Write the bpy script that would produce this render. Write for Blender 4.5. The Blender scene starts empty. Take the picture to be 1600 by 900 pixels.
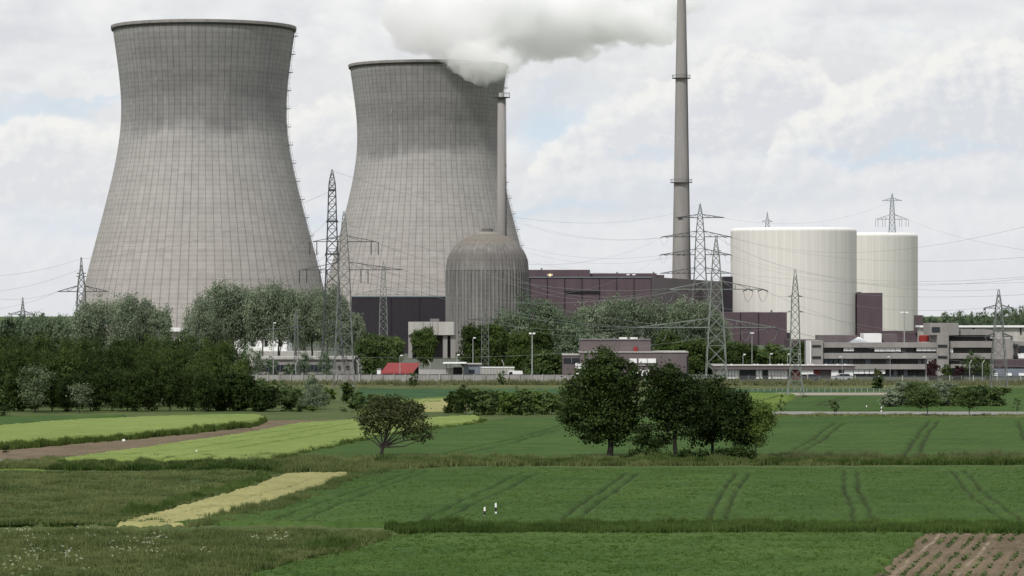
import bpy, math, random
import numpy as np
C = bpy.context.scene.collection
SC = bpy.context.scene
F = 5236.0; H = 14.6; HY = 480.0; PI = math.pi
R = np.random.default_rng(11)
random.seed(5)

# ------------------------------------------------------------------ camera
cam = bpy.data.cameras.new('camera'); co = bpy.data.objects.new('camera', cam); C.objects.link(co)
co.location = (0, 0, H); co.rotation_euler = (math.radians(90), 0, 0)
cam.sensor_width = 36; cam.lens = 36*F/1600; cam.shift_y = 30/1600
cam.clip_start = 1; cam.clip_end = 40000
SC.camera = co
SC.view_settings.view_transform = 'Standard'; SC.view_settings.look = 'None'
SC.view_settings.exposure = 0; SC.view_settings.gamma = 1
SC.cycles.volume_bounces = 24; SC.cycles.max_bounces = 26; SC.cycles.volume_step_rate = 1.0
SC.cycles.diffuse_bounces = 3; SC.cycles.use_denoising = True

# ------------------------------------------------------------------ world
SUN_AZ = math.radians(208); SUN_EL = math.radians(47)     # azimuth clockwise from +Y
W = bpy.data.worlds.new('World'); SC.world = W; W.use_nodes = True
nt = W.node_tree; nt.nodes.clear()
def N(t, **k):
    n = nt.nodes.new(t)
    for a, b in k.items(): setattr(n, a, b)
    return n
def wire(a, b): nt.links.new(a, b)
def put(sock, v):
    if isinstance(v, bpy.types.NodeSocket): nt.links.new(v, sock)
    else: sock.default_value = v
def M_(op, a, b=None, c=None, clamp=False):
    n = N('ShaderNodeMath', operation=op); n.use_clamp = clamp; put(n.inputs[0], a)
    if b is not None: put(n.inputs[1], b)
    if c is not None: put(n.inputs[2], c)
    return n.outputs[0]
def VM(op, a, b=None, out=0):
    n = N('ShaderNodeVectorMath', operation=op); put(n.inputs[0], a)
    if b is not None: put(n.inputs[1], b)
    return n.outputs[out]
def noise(vec, scale, detail=6, rough=.55, dist=0, col=False):
    n = N('ShaderNodeTexNoise'); put(n.inputs['Vector'], vec); n.inputs['Scale'].default_value = scale
    n.inputs['Detail'].default_value = detail; n.inputs['Roughness'].default_value = rough
    n.inputs['Distortion'].default_value = dist
    return n.outputs['Color' if col else 'Fac']
def smooth(v, a, b, x=0, y=1):
    n = N('ShaderNodeMapRange', interpolation_type='SMOOTHSTEP'); put(n.inputs[0], v)
    n.inputs[1].default_value = a; n.inputs[2].default_value = b; n.inputs[3].default_value = x; n.inputs[4].default_value = y
    return n.outputs[0]
def lin(v, a, b, x=0, y=1):
    n = N('ShaderNodeMapRange'); put(n.inputs[0], v)
    n.inputs[1].default_value = a; n.inputs[2].default_value = b; n.inputs[3].default_value = x; n.inputs[4].default_value = y
    return n.outputs[0]
def mixc(f, a, b):
    n = N('ShaderNodeMix', data_type='RGBA'); put(n.inputs[0], f)
    for s, v in ((n.inputs[6], a), (n.inputs[7], b)):
        if isinstance(v, bpy.types.NodeSocket): nt.links.new(v, s)
        else: s.default_value = (*v, 1)
    return n.outputs[2]
sky = N('ShaderNodeTexSky', sky_type='NISHITA'); sky.sun_disc = False
sky.sun_elevation = SUN_EL; sky.sun_rotation = SUN_AZ; sky.air_density = 1.2; sky.dust_density = 3
tc = N('ShaderNodeTexCoord').outputs['Generated']
d0 = VM('NORMALIZE', tc)
st = VM('MULTIPLY', d0, (1, 1, 1.75))
warp = VM('SCALE', VM('SUBTRACT', noise(st, 26, 3, col=True), (.5, .5, .5))); warp.node.inputs['Scale'].default_value = .02
q = VM('ADD', st, warp)
def blob(px, py, rx, ry):           # soft patch round one direction of the sky
    a = ((px-800)/F, 1, (HY-py)/F)
    l = math.sqrt(sum(v*v for v in a)); a = tuple(v/l for v in a)
    u = VM('MULTIPLY', VM('SUBTRACT', q2, a), (F/rx, 1, F/ry))
    r = VM('LENGTH', u, out=1)
    return M_('EXPONENT', M_('MULTIPLY', M_('MULTIPLY', r, r), -1.0))
w2 = VM('SCALE', VM('SUBTRACT', noise(st, 45, 5, col=True), (.5, .5, .5))); w2.node.inputs['Scale'].default_value = .024
q2 = VM('ADD', d0, w2)
def addall(L):
    s = L[0]
    for x in L[1:]: s = M_('ADD', s, x)
    return s
def sc(v, k): return M_('MULTIPLY', v, k)
# heaped clouds: relief of the noise against the sun's side gives their lit and shaded flanks
n_a = noise(q, 12, 9, .5)
n_b = noise(VM('ADD', q, (-.005, 0, .0075)), 12, 9, .5)
relief = M_('MULTIPLY', M_('SUBTRACT', n_a, n_b), 8.0)
n_big = noise(st, 9, 4, .5)
bright = addall([M_('MULTIPLY', M_('SUBTRACT', n_big, .5), .8), relief,
    sc(blob(60, 215, 90, 45), .35), sc(blob(940, 190, 110, 45), .42), sc(blob(1040, 150, 70, 45), .35), sc(blob(1480, 95, 150, 40), .45),
    sc(blob(1270, 175, 80, 40), .4), sc(blob(300, 10, 500, 45), .3), sc(blob(520, 190, 70, 60), .22),
    sc(blob(1450, 250, 260, 60), -.22), sc(blob(1150, 40, 260, 50), -.15), sc(blob(500, 330, 120, 50), -.15), sc(blob(950, 300, 150, 60), -.1)])
blue = addall([sc(blob(870, 195, 80, 50), 1.0), sc(blob(860, 135, 80, 25), .6), sc(blob(90, 165, 170, 22), .9), sc(blob(820, 345, 130, 22), .35),
    sc(blob(500, 355, 60, 25), .5), sc(blob(1250, 300, 260, 22), .55), sc(blob(1520, 262, 160, 18), .45), sc(blob(1150, 205, 90, 18), .3), sc(blob(980, 150, 60, 25), .4), sc(blob(1420, 55, 200, 16), .35),
    sc(blob(40, 370, 120, 30), .3)])
blue = M_('MULTIPLY', smooth(M_('ADD', blue, M_('MULTIPLY', M_('SUBTRACT', n_a, .5), 1.6)), .12, .95), 1.0)
cl = mixc(lin(bright, -.5, .5), (.73, .745, .785), (.92, .92, .915))
cl = mixc(M_('MULTIPLY', blue, .85), cl, (.62, .755, .88))
# heaped cloud banks: each one a top line (bearing, height above the horizon) with billowing edge, lit crown and greyer body
sp = N('ShaderNodeSeparateXYZ'); put(sp.inputs[0], d0)
yy_ = M_('MAXIMUM', sp.outputs[1], .2)
U = M_('MULTIPLY', M_('DIVIDE', sp.outputs[0], yy_), F); Vv = M_('MULTIPLY', M_('DIVIDE', sp.outputs[2], yy_), F)
cuv = N('ShaderNodeCombineXYZ'); put(cuv.inputs[0], M_('DIVIDE', U, 100)); put(cuv.inputs[1], M_('DIVIDE', Vv, 80))
front = smooth(sp.outputs[1], .3, .6)
def bank(seed, pts, thick, soft, hi, lo, amp=1.0, alpha=1.0, base=None):
    global cl
    c = VM('ADD', cuv.outputs[0], (seed*7.3, seed*3.1, seed))
    n1 = noise(c, .9, 3, .5); n2 = noise(c, 2.6, 8, .6); n3 = noise(VM('ADD', c, (.12, -.10, 0)), 2.6, 8, .6)
    bil = M_('ABSOLUTE', M_('SUBTRACT', noise(c, 1.9, 2, .5), .5))
    fc = N('ShaderNodeFloatCurve'); cv = fc.mapping.curves[0]
    put(fc.inputs['Value'], M_('DIVIDE', M_('ADD', U, 1600), 3200))
    P_ = [((px-800+1600)/3200, (480-py)/600) for px, py in pts]
    while len(cv.points) < len(P_): cv.points.new(.5, .5)
    for q_, (a, b_) in zip(cv.points, P_): q_.location = (a, max(0, b_)); q_.handle_type = 'AUTO'
    fc.mapping.update()
    top = addall([M_('MULTIPLY', fc.outputs[0], 600), M_('MULTIPLY', M_('SUBTRACT', n1, .5), 70*amp), M_('MULTIPLY', M_('SUBTRACT', n2, .5), 55*amp), M_('MULTIPLY', bil, -110*amp)])
    d_ = M_('SUBTRACT', top, Vv)
    mask = M_('MULTIPLY', smooth(d_, 0, soft), front)
    if base: mask = M_('MULTIPLY', mask, smooth(M_('ADD', Vv, M_('MULTIPLY', M_('SUBTRACT', n1, .5), 60)), 480-base-40, 480-base+25))
    body = M_('ADD', smooth(M_('ADD', d_, M_('MULTIPLY', M_('SUBTRACT', n1, .5), 90)), 0, thick), M_('MULTIPLY', M_('SUBTRACT', n3, n2), 2.2), clamp=True)
    cl = mixc(M_('MULTIPLY', mask, alpha), cl, mixc(body, hi, lo))
HI = (.945, .935, .91); LO = (.735, .755, .80)
bank(1, [(-800, 260), (300, 60), (420, 30), (1050, 40), (1150, 20), (1300, 15), (1420, 30), (1700, 10), (2400, 60)], 90, 22, (.90, .90, .90), (.75, .755, .78), 1.0, .6, 170)
bank(2, [(-800, 250), (760, 330), (830, 238), (880, 190), (940, 150), (1010, 118), (1070, 96), (1150, 60), (1230, 72), (1330, 120), (1450, 200), (2400, 300)], 105, 20, HI, LO, .7, .85)
bank(3, [(-800, 200), (-80, 200), (20, 170), (110, 172), (190, 190), (330, 175), (470, 160), (530, 140), (640, 190), (760, 300), (860, 420), (2400, 470)], 95, 16, HI, (.77, .785, .82), .55, .9)
bank(4, [(-800, 460), (1130, 330), (1195, 235), (1225, 180), (1290, 135), (1380, 92), (1450, 66), (1540, 48), (1620, 60), (2400, 120)], 120, 18, HI, (.725, .75, .80), .6, .92)
bank(5, [(-800, 280), (400, 300), (800, 262), (900, 245), (1000, 240), (1120, 225), (1250, 232), (1400, 238), (1500, 228), (1700, 230), (2400, 260)], 80, 26, (.88, .885, .895), (.76, .785, .825), .5, .75)
bank(6, [(-800, 330), (100, 330), (500, 345), (850, 330), (1100, 320), (1300, 300), (1500, 296), (2400, 330)], 130, 30, (.86, .87, .89), (.79, .805, .84), .4, .8)
late = addall([sc(blob(1420, 238, 230, 13), .8), sc(blob(860, 200, 50, 40), .5), sc(blob(1010, 247, 90, 8), .5), sc(blob(860, 330, 160, 14), .5), sc(blob(90, 340, 120, 20), .35), sc(blob(500, 345, 60, 25), .5), sc(blob(1180, 300, 200, 16), .4), sc(blob(120, 158, 120, 10), .7), sc(blob(1290, 30, 120, 14), .3)])
cl = mixc(M_('MULTIPLY', smooth(M_('ADD', late, M_('MULTIPLY', M_('SUBTRACT', n_a, .5), 1.2)), .1, .9), .75), cl, (.64, .755, .865))
zen = N('ShaderNodeSeparateXYZ'); put(zen.inputs[0], d0)
cl = mixc(smooth(zen.outputs[2], .14, .8), cl, (.80, .82, .86))
ten = N('ShaderNodeVectorMath', operation='SCALE'); put(ten.inputs[0], cl); ten.inputs['Scale'].default_value = 10
skc = mixc(.06, ten.outputs[0], sky.outputs[0])
bg = N('ShaderNodeBackground'); put(bg.inputs[0], skc); bg.inputs[1].default_value = .1
ou = N('ShaderNodeOutputWorld'); wire(bg.outputs[0], ou.inputs[0])

# ------------------------------------------------------------------ sun
sl = bpy.data.lights.new('sun', 'SUN'); so = bpy.data.objects.new('sun', sl); C.objects.link(so)
sl.energy = 3.0; sl.angle = math.radians(6); sl.color = (1, .97, .93)
so.rotation_euler = (PI/2-SUN_EL, 0, -SUN_AZ+PI); so.location = (0, 0, 300)

# ------------------------------------------------------------------ helpers
def X(px, d): return (px-800)/F*d
def Z(py, d): return H-(py-HY)/F*d
def P(px, py, d): return np.array([X(px, d), d, Z(py, d)])
def D(py, z=0): return (H-z)*F/(py-HY)
def G(px, py, z=0):
    d = D(py, z); return (X(px, d), d)
class MB:
    def __init__(s): s.v = []; s.f = {3: [], 4: []}; s.n = 0; s.t = []
    def add(s, v, f, t=.5):
        v = np.asarray(v, float).reshape(-1, 3); f = np.asarray(f, int)
        s.v.append(v); s.f[f.shape[1]].append(f+s.n); s.n += len(v)
        s.t.append(np.broadcast_to(np.asarray(t, float), (len(v),)))
        return s
    def box(s, a, b, t=.5):
        x0, y0, z0 = a; x1, y1, z1 = b
        v = [(x0,y0,z0),(x1,y0,z0),(x1,y1,z0),(x0,y1,z0),(x0,y0,z1),(x1,y0,z1),(x1,y1,z1),(x0,y1,z1)]
        return s.add(v, [(0,3,2,1),(4,5,6,7),(0,1,5,4),(1,2,6,5),(2,3,7,6),(3,0,4,7)], t)
    def pb(s, x0, x1, y0, y1, d, dep=10, t=.5):        # box whose front face covers a rectangle of the view at distance d
        return s.box((X(x0, d), d, Z(y1, d)), (X(x1, d), d+dep, Z(y0, d)), t)
    def prism(s, pts, y0, y1, t=.5):                   # polygon in xz, convex, extruded along y
        n = len(pts); v = [(p[0], y0, p[1]) for p in pts]+[(p[0], y1, p[1]) for p in pts]
        s.add(v, [(i, (i+1) % n, (i+1) % n+n, i+n) for i in range(n)], t)
        for o in (0, n):
            for i in range(1, n-1): s.add([v[o], v[o+i], v[o+i+1]], [(0, 1, 2)], t)
        return s
    def bar(s, p, q_, w, w2=None, n=4, t=.5):
        p = np.asarray(p, float); q_ = np.asarray(q_, float); w2 = w if w2 is None else w2
        a = q_-p; l = np.linalg.norm(a)
        if l < 1e-6: return s
        a /= l; u = np.cross(a, (0, 0, 1) if abs(a[2]) < .9 else (1, 0, 0)); u /= np.linalg.norm(u); v = np.cross(a, u)
        an = np.arange(n)*2*PI/n+PI/4
        ring = np.cos(an)[:, None]*u+np.sin(an)[:, None]*v
        vv = np.vstack([p+ring*w*.6, q_+ring*w2*.6])
        i = np.arange(n); s.add(vv, np.c_[i, (i+1) % n, (i+1) % n+n, i+n], t)
        if n == 4: s.add(vv, [(0, 3, 2, 1), (4, 5, 6, 7)], t)
        else:
            for o in (0, n):
                s.add(vv[o:o+n], [(0, k, k+1) for k in range(1, n-1)], t)
        return s
    def tube(s, pts, rad, n=7, t=.5):
        pts = np.asarray(pts, float); k = len(pts); V = []
        for i in range(k):
            a = pts[min(i+1, k-1)]-pts[max(i-1, 0)]; a /= np.linalg.norm(a)+1e-9
            u = np.cross(a, (0.1, 1, 0) if abs(a[1]) < .9 else (1, 0, 0)); u /= np.linalg.norm(u); v = np.cross(a, u)
            an = np.arange(n)*2*PI/n
            r = rad[i] if hasattr(rad, '__len__') else rad
            V.append(pts[i]+(np.cos(an)[:, None]*u+np.sin(an)[:, None]*v)*r)
        V = np.vstack(V); f = []
        for i in range(k-1):
            for j in range(n): f.append((i*n+j, i*n+(j+1) % n, (i+1)*n+(j+1) % n, (i+1)*n+j))
        return s.add(V, f, t)
    def lathe(s, c, prof, n=64, a0=0, mod=None, t=.5):   # prof: (r, z)
        an = np.arange(n)*2*PI/n+a0; V = []
        for r, z in prof:
            rr = r+(mod(an, r, z) if mod else 0)
            V.append(np.c_[c[0]+np.cos(an)*rr, c[1]+np.sin(an)*rr, np.full(n, z)])
        V = np.vstack(V); k = len(prof); i = np.arange(n); f = []
        for j in range(k-1): f.append(np.c_[j*n+i, j*n+(i+1) % n, (j+1)*n+(i+1) % n, (j+1)*n+i])
        return s.add(V, np.vstack(f), t)
    def build(s, name, m, parent=None, loc=None, smooth=False):
        V = np.vstack(s.v)
        o3 = np.vstack(s.f[3]) if s.f[3] else np.zeros((0, 3), int)
        o4 = np.vstack(s.f[4]) if s.f[4] else np.zeros((0, 4), int)
        if parent is not None: base = np.array(parent.get('_b', (0, 0, 0)))
        else: base = np.array(loc if loc is not None else (0, 0, 0), float)
        V = V-base
        me = bpy.data.meshes.new(name)
        me.vertices.add(len(V)); me.vertices.foreach_set('co', V.astype(np.float32).ravel())
        li = np.concatenate([o3.ravel(), o4.ravel()]).astype(np.int32)
        me.loops.add(len(li)); me.loops.foreach_set('vertex_index', li)
        tot = np.concatenate([np.full(len(o3), 3), np.full(len(o4), 4)]).astype(np.int32)
        me.polygons.add(len(tot)); me.polygons.foreach_set('loop_start', (np.cumsum(tot)-tot).astype(np.int32))
        me.update(calc_edges=True)
        at = me.attributes.new('tint', 'FLOAT', 'POINT'); at.data.foreach_set('value', np.concatenate(s.t).astype(np.float32))
        me.polygons.foreach_set('use_smooth', np.full(len(tot), bool(smooth)))
        me.materials.append(m)
        o = bpy.data.objects.new(name, me); C.objects.link(o)
        if parent is not None: o.parent = parent; o['_b'] = tuple(base)
        else: o.location = base; o['_b'] = tuple(base)
        return o
def tag(o, label, cat, group=None, kind=None):
    if label: o['label'] = label
    if cat: o['category'] = cat
    if group: o['group'] = group
    if kind: o['kind'] = kind
    return o
def thing(name, label, cat, loc, group=None):
    o = bpy.data.objects.new(name, None); C.objects.link(o); o.empty_display_size = .5
    o.location = loc; o['_b'] = tuple(float(v) for v in loc)
    return tag(o, label, cat, group)
def struct(o): o['kind'] = 'structure'; return o
ORD = ['first','second','third','fourth','fifth','sixth','seventh','eighth','ninth','tenth','eleventh','twelfth','thirteenth','fourteenth','fifteenth','sixteenth','seventeenth','eighteenth','nineteenth','twentieth']

# ------------------------------------------------------------------ materials
def newmat(name):
    global nt
    m = bpy.data.materials.new(name); m.use_nodes = True; nt = m.node_tree; nt.nodes.clear()
    o = N('ShaderNodeOutputMaterial'); b = N('ShaderNodeBsdfPrincipled'); nt.links.new(b.outputs[0], o.inputs[0])
    return m, b, o
def ocoord(): return N('ShaderNodeTexCoord').outputs['Object']
def bump(b, h, strength=.5, dist=.1):
    n = N('ShaderNodeBump'); n.inputs['Strength'].default_value = strength; n.inputs['Distance'].default_value = dist
    put(n.inputs['Height'], h); nt.links.new(n.outputs[0], b.inputs['Normal'])
def shade(col, fac):     # colour scaled by a factor socket
    n = N('ShaderNodeVectorMath', operation='SCALE')
    if isinstance(col, bpy.types.NodeSocket): nt.links.new(col, n.inputs[0])
    else: n.inputs[0].default_value = col
    put(n.inputs['Scale'], fac); return n.outputs[0]
def plain(name, col, rough=.7, amt=.25, scale=.6, metal=0, streak=False, spec=.3):
    m, b, o = newmat(name); v = ocoord()
    if streak: v = VM('MULTIPLY', v, (1, 1, .12))
    n1 = noise(v, scale, 6, .6); n2 = noise(ocoord(), scale*6, 3, .6)
    f = M_('ADD', lin(n1, .3, .7, 1-amt, 1+amt), lin(n2, .3, .7, -amt*.35, amt*.35))
    put(b.inputs['Base Color'], shade(col, f)); b.inputs['Roughness'].default_value = rough
    b.inputs['Metallic'].default_value = metal; b.inputs['Specular IOR Level'].default_value = spec
    return m
def clad(name, col, pitch=.5, amt=.12):      # ribbed sheet cladding
    m, b, o = newmat(name); v = ocoord(); s = N('ShaderNodeSeparateXYZ'); put(s.inputs[0], v)
    u = M_('ADD', s.outputs[0], M_('MULTIPLY', s.outputs[1], .73))
    fr = M_('PINGPONG', M_('DIVIDE', u, pitch), .5)
    pan = N('ShaderNodeTexWhiteNoise', noise_dimensions='2D')
    cb = N('ShaderNodeCombineXYZ'); put(cb.inputs[0], M_('FLOOR', M_('DIVIDE', u, pitch*6))); put(cb.inputs[1], M_('FLOOR', M_('DIVIDE', s.outputs[2], 6.0)))
    put(pan.inputs['Vector'], cb.outputs[0])
    n1 = noise(VM('MULTIPLY', v, (1, 1, .3)), .35, 5, .6)
    f = M_('ADD', lin(n1, .3, .7, 1-amt, 1+amt), lin(pan.outputs[0], 0, 1, -.05, .05))
    put(b.inputs['Base Color'], shade(col, f)); b.inputs['Roughness'].default_value = .55
    bump(b, fr, .6, .12)
    return m
MT = {}
MT['steel'] = plain('galvanised steel', (.16, .17, .165), .5, .2, .3, .3)
MT['steel_green'] = plain('weathered green grey steel', (.17, .19, .172), .6, .2, .4)
MT['steel_dark'] = plain('dark steel', (.055, .06, .062), .55, .2, .3)
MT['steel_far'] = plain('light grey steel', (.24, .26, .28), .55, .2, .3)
MT['wire'] = plain('aluminium conductor', (.22, .23, .23), .5, .1, .1, .2)
MT['wire_lit'] = plain('bright aluminium conductor', (.25, .27, .26), .5, .1, .1, .2)  # paler copy of the conductor, light on the metal is in its colour
MT['concrete'] = plain('grey concrete', (.245, .232, .22), .85, .16, .35, streak=True)
MT['concrete_l'] = plain('pale concrete', (.37, .36, .33), .85, .16, .35, streak=True)
MT['concrete_d'] = plain('dark concrete', (.14, .13, .13), .85, .18, .35, streak=True)
MT['concrete_w'] = plain('wall concrete', (.27, .26, .25), .9, .22, .5, streak=True)
MT['brown'] = clad('brown cladding', (.072, .047, .056))
MT['brown_l'] = clad('grey brown cladding', (.118, .093, .097), .3)
MT['purple'] = clad('dark violet cladding', (.013, .009, .015), .6)
MT['white'] = plain('white painted panel', (.74, .74, .73), .5, .05, .4)
MT['blind'] = plain('white blinds', (.78, .79, .78), .6, .07, 2)
MT['dark'] = plain('dark recess', (.02, .018, .02), .7, .2, .5)
MT['black'] = plain('black seam', (.012, .011, .012), .6, .2, 1)
MT['red'] = plain('red tin roof', (.27, .04, .035), .6, .14, .5)
MT['redp'] = plain('red paint', (.22, .025, .02), .5, .15, 1)
MT['pole'] = plain('grey pole', (.30, .31, .31), .5, .1, .5)
MT['asphalt'] = plain('worn asphalt', (.20, .195, .185), .9, .15, .3)
MT['bluegrey'] = plain('blue grey sheet', (.16, .18, .21), .5, .12, .5)
MT['rubber'] = plain('tyre rubber', (.02, .02, .02), .8, .1, 3)
MT['bark'] = plain('bark', (.03, .026, .021), .9, .35, 3)
MT['bark_l'] = plain('pale bark', (.10, .095, .08), .9, .35, 2)
MT['plastic_w'] = plain('white post plastic', (.8, .8, .78), .4, .04, 3)
MT['plastic_b'] = plain('black post plastic', (.02, .02, .02), .4, .04, 3)
MT['yard'] = plain('dark yard paving', (.075, .085, .06), .9, .3, .05)
def glassm():
    m, b, o = newmat('window glass'); b.inputs['Base Color'].default_value = (.02, .024, .03, 1)
    b.inputs['Roughness'].default_value = .12; b.inputs['Specular IOR Level'].default_value = .5
    bump(b, noise(ocoord(), .5, 2), .05, .1)
    return m
MT['glass'] = glassm()
m, b, o = newmat('warm lit lamp'); b.inputs['Base Color'].default_value = (.9, .6, .3, 1)
b.inputs['Emission Color'].default_value = (1, .55, .2, 1); b.inputs['Emission Strength'].default_value = 1.6; MT['lamp'] = m

def leafm(name, c0, c1, trans=.3):
    m, b, o = newmat(name)
    a = N('ShaderNodeAttribute', attribute_name='tint'); oi = N('ShaderNodeObjectInfo')
    f = M_('ADD', a.outputs['Fac'], lin(oi.outputs['Random'], 0, 1, -.28, .28), clamp=True)
    c = mixc(f, c0, c1)
    put(b.inputs['Base Color'], c); b.inputs['Roughness'].default_value = .55; b.inputs['Specular IOR Level'].default_value = .08
    t = N('ShaderNodeBsdfTranslucent'); put(t.inputs[0], c); mx = N('ShaderNodeMixShader'); mx.inputs[0].default_value = trans
    nt.links.new(b.outputs[0], mx.inputs[1]); nt.links.new(t.outputs[0], mx.inputs[2]); nt.links.new(mx.outputs[0], o.inputs[0])
    return m
MT['leaf_dark'] = leafm('dark leaves', (.014, .027, .007), (.058, .092, .023))
MT['leaf_wood'] = leafm('wood leaves', (.022, .040, .010), (.088, .132, .034))
MT['leaf_mid'] = leafm('mid green leaves', (.042, .072, .022), (.12, .17, .055))
MT['leaf_grey'] = leafm('grey green willow leaves', (.085, .118, .072), (.27, .32, .21))
MT['leaf_light'] = leafm('light green leaves', (.07, .12, .025), (.14, .20, .05))
MT['leaf_apple'] = leafm('dull brown green leaves', (.03, .04, .014), (.075, .092, .035))
MT['leaf_hazed'] = leafm('hazed far leaves', (.075, .115, .065), (.19, .245, .15))  # far foliage lightened, aerial haze is put into its colour
MT['leaf_purple'] = leafm('dark red leaves', (.035, .016, .018), (.07, .032, .035))
MT['leaf_elder'] = leafm('elder leaves', (.03, .055, .02), (.16, .2, .11))
MT['leaf_elder2'] = leafm('flowering elder leaves', (.05, .08, .03), (.36, .4, .27))
MT['blossom'] = leafm('creamy blossom', (.30, .33, .22), (.52, .54, .42))
MT['grass_rough'] = leafm('rough grass blades', (.062, .092, .028), (.18, .205, .08), .25)
MT['grass_ditch'] = leafm('ditch grass blades', (.03, .062, .012), (.09, .14, .035), .25)
MT['grass_dry'] = leafm('seeding grass blades', (.07, .09, .035), (.19, .19, .10), .25)
MT['crop_blade'] = leafm('crop blades', (.06, .11, .022), (.11, .17, .04), .3)
MT['barley_shaded'] = leafm('shaded barley stalks', (.05, .08, .016), (.10, .14, .035), .15)  # darker barley for crop fronts, their shade is put into the colour
MT['barley'] = leafm('barley blades', (.14, .19, .05), (.26, .30, .10), .25)

def fieldm(name, c0, c1, soil=(.028, .04, .014), dirv=(.25, 1), fine=1.0, streak=.18, big=.03, pale=None):
    m, b, o = newmat(name); v = ocoord()
    a = N('ShaderNodeAttribute', attribute_name='tint')
    l = math.hypot(*dirv); ux, uy = dirv[0]/l, dirv[1]/l
    al = VM('DOT_PRODUCT', v, (ux, uy, 0), out=1); ac = VM('DOT_PRODUCT', v, (uy, -ux, 0), out=1)
    cb = N('ShaderNodeCombineXYZ'); put(cb.inputs[0], M_('MULTIPLY', ac, 1.6)); put(cb.inputs[1], M_('MULTIPLY', al, .05))
    ns = noise(cb.outputs[0], 1.0, 3, .6); nb = noise(v, big, 5, .6); nf = noise(v, 2.4, 4, .75)
    nm = noise(v, .28, 4, .6)
    npz = noise(VM('MULTIPLY', v, (1, 1.6, 1)), .11, 5, .7)
    f = addall([lin(npz, .38, .68, .3, -.3), lin(nb, .3, .7, 0, .5), lin(ns, .3, .7, -streak, streak), lin(nm, .3, .7, 0, .35), lin(nf, .25, .75, -.2*fine, .3*fine)])
    c = mixc(M_('ADD', f, 0, clamp=True), c0, c1)
    if pale:
        c = mixc(M_('MULTIPLY', smooth(nm, .55, .72), .4), c, pale)
    c = mixc(smooth(a.outputs['Fac'], .55, 1.0), c, soil)
    put(b.inputs['Base Color'], c); b.inputs['Roughness'].default_value = .9; b.inputs['Specular IOR Level'].default_value = .08
    bump(b, nf, .5, .12)
    return m
FM = {
 'green': fieldm('young cereal crop', (.028, .061, .013), (.057, .100, .023)),
 'green_near': fieldm('young cereal crop near', (.031, .066, .013), (.066, .110, .025), dirv=(1, .1)),
 'green_far': fieldm('distant dark crop', (.022, .056, .022), (.045, .095, .035)),
 'barley': fieldm('light barley', (.12, .175, .04), (.19, .24, .07), soil=(.05, .08, .02), dirv=(1, .55)),
 'yellow': fieldm('ripening grass strip', (.19, .19, .075), (.32, .30, .13), soil=(.1, .12, .04), dirv=(1, .8)),
 'meadow': fieldm('rough meadow', (.042, .064, .02), (.082, .108, .037), streak=.05, pale=(.10, .085, .055)),
 'verge': fieldm('rough verge', (.055, .075, .025), (.115, .125, .05), dirv=(1, 0), pale=(.15, .13, .07)),
 'bright': fieldm('bright mown grass', (.07, .12, .02), (.13, .18, .035)),
 'soil': fieldm('bare tilled soil', (.085, .064, .040), (.165, .128, .083), soil=(.225, .187, .13), fine=1.5, streak=.25, dirv=(5.8, 28.5)),
 'ground': fieldm('plain grassland', (.045, .07, .022), (.09, .115, .04)),
 'gravel': fieldm('gravel track', (.22, .20, .16), (.32, .29, .24), dirv=(1, 0)),
}

# ------------------------------------------------------------------ setting: terrain, fields, roads
g = MB(); g.add([(-9000, -300, 0), (9000, -300, 0), (9000, 5200, 0), (-9000, 5200, 0), (9000, 9000, -22), (-9000, 9000, -22), (14000, 30000, -120), (-14000, 30000, -120)], [(0, 1, 2, 3), (3, 2, 4, 5), (5, 4, 6, 7)])
struct(g.build('ground', FM['ground']))
def inpoly(x, y, poly):
    r = np.zeros(x.shape, bool); n = len(poly)
    for i in range(n):
        x0, y0 = poly[i]; x1, y1 = poly[(i+1) % n]
        c = ((y0 > y) != (y1 > y)); xi = (x1-x0)*(y-y0)/((y1-y0) if y1 != y0 else 1e-9)+x0
        r ^= c & (x < xi)
    return r
def dist_poly(x, y, pl):
    dm = np.full(x.shape, 1e9)
    for (x0, y0), (x1, y1) in zip(pl[:-1], pl[1:]):
        dx, dy = x1-x0, y1-y0; l2 = dx*dx+dy*dy
        t = np.clip(((x-x0)*dx+(y-y0)*dy)/l2, 0, 1)
        dm = np.minimum(dm, np.hypot(x-x0-t*dx, y-y0-t*dy))
    return dm
def vnoise(x, y, s, seed):
    rr = np.random.default_rng(seed); g_ = rr.random((64, 64))
    u = x/s; v = y/s; i = np.floor(u).astype(int); j = np.floor(v).astype(int); a = u-i; b_ = v-j
    a = a*a*(3-2*a); b_ = b_*b_*(3-2*b_)
    def q_(p, r): return g_[p % 64, r % 64]
    return (q_(i, j)*(1-a)+q_(i+1, j)*a)*(1-b_)+(q_(i, j+1)*(1-a)+q_(i+1, j+1)*a)*b_
def refine(pl, k=4):      # smooth a measured outline
    return pl
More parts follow.
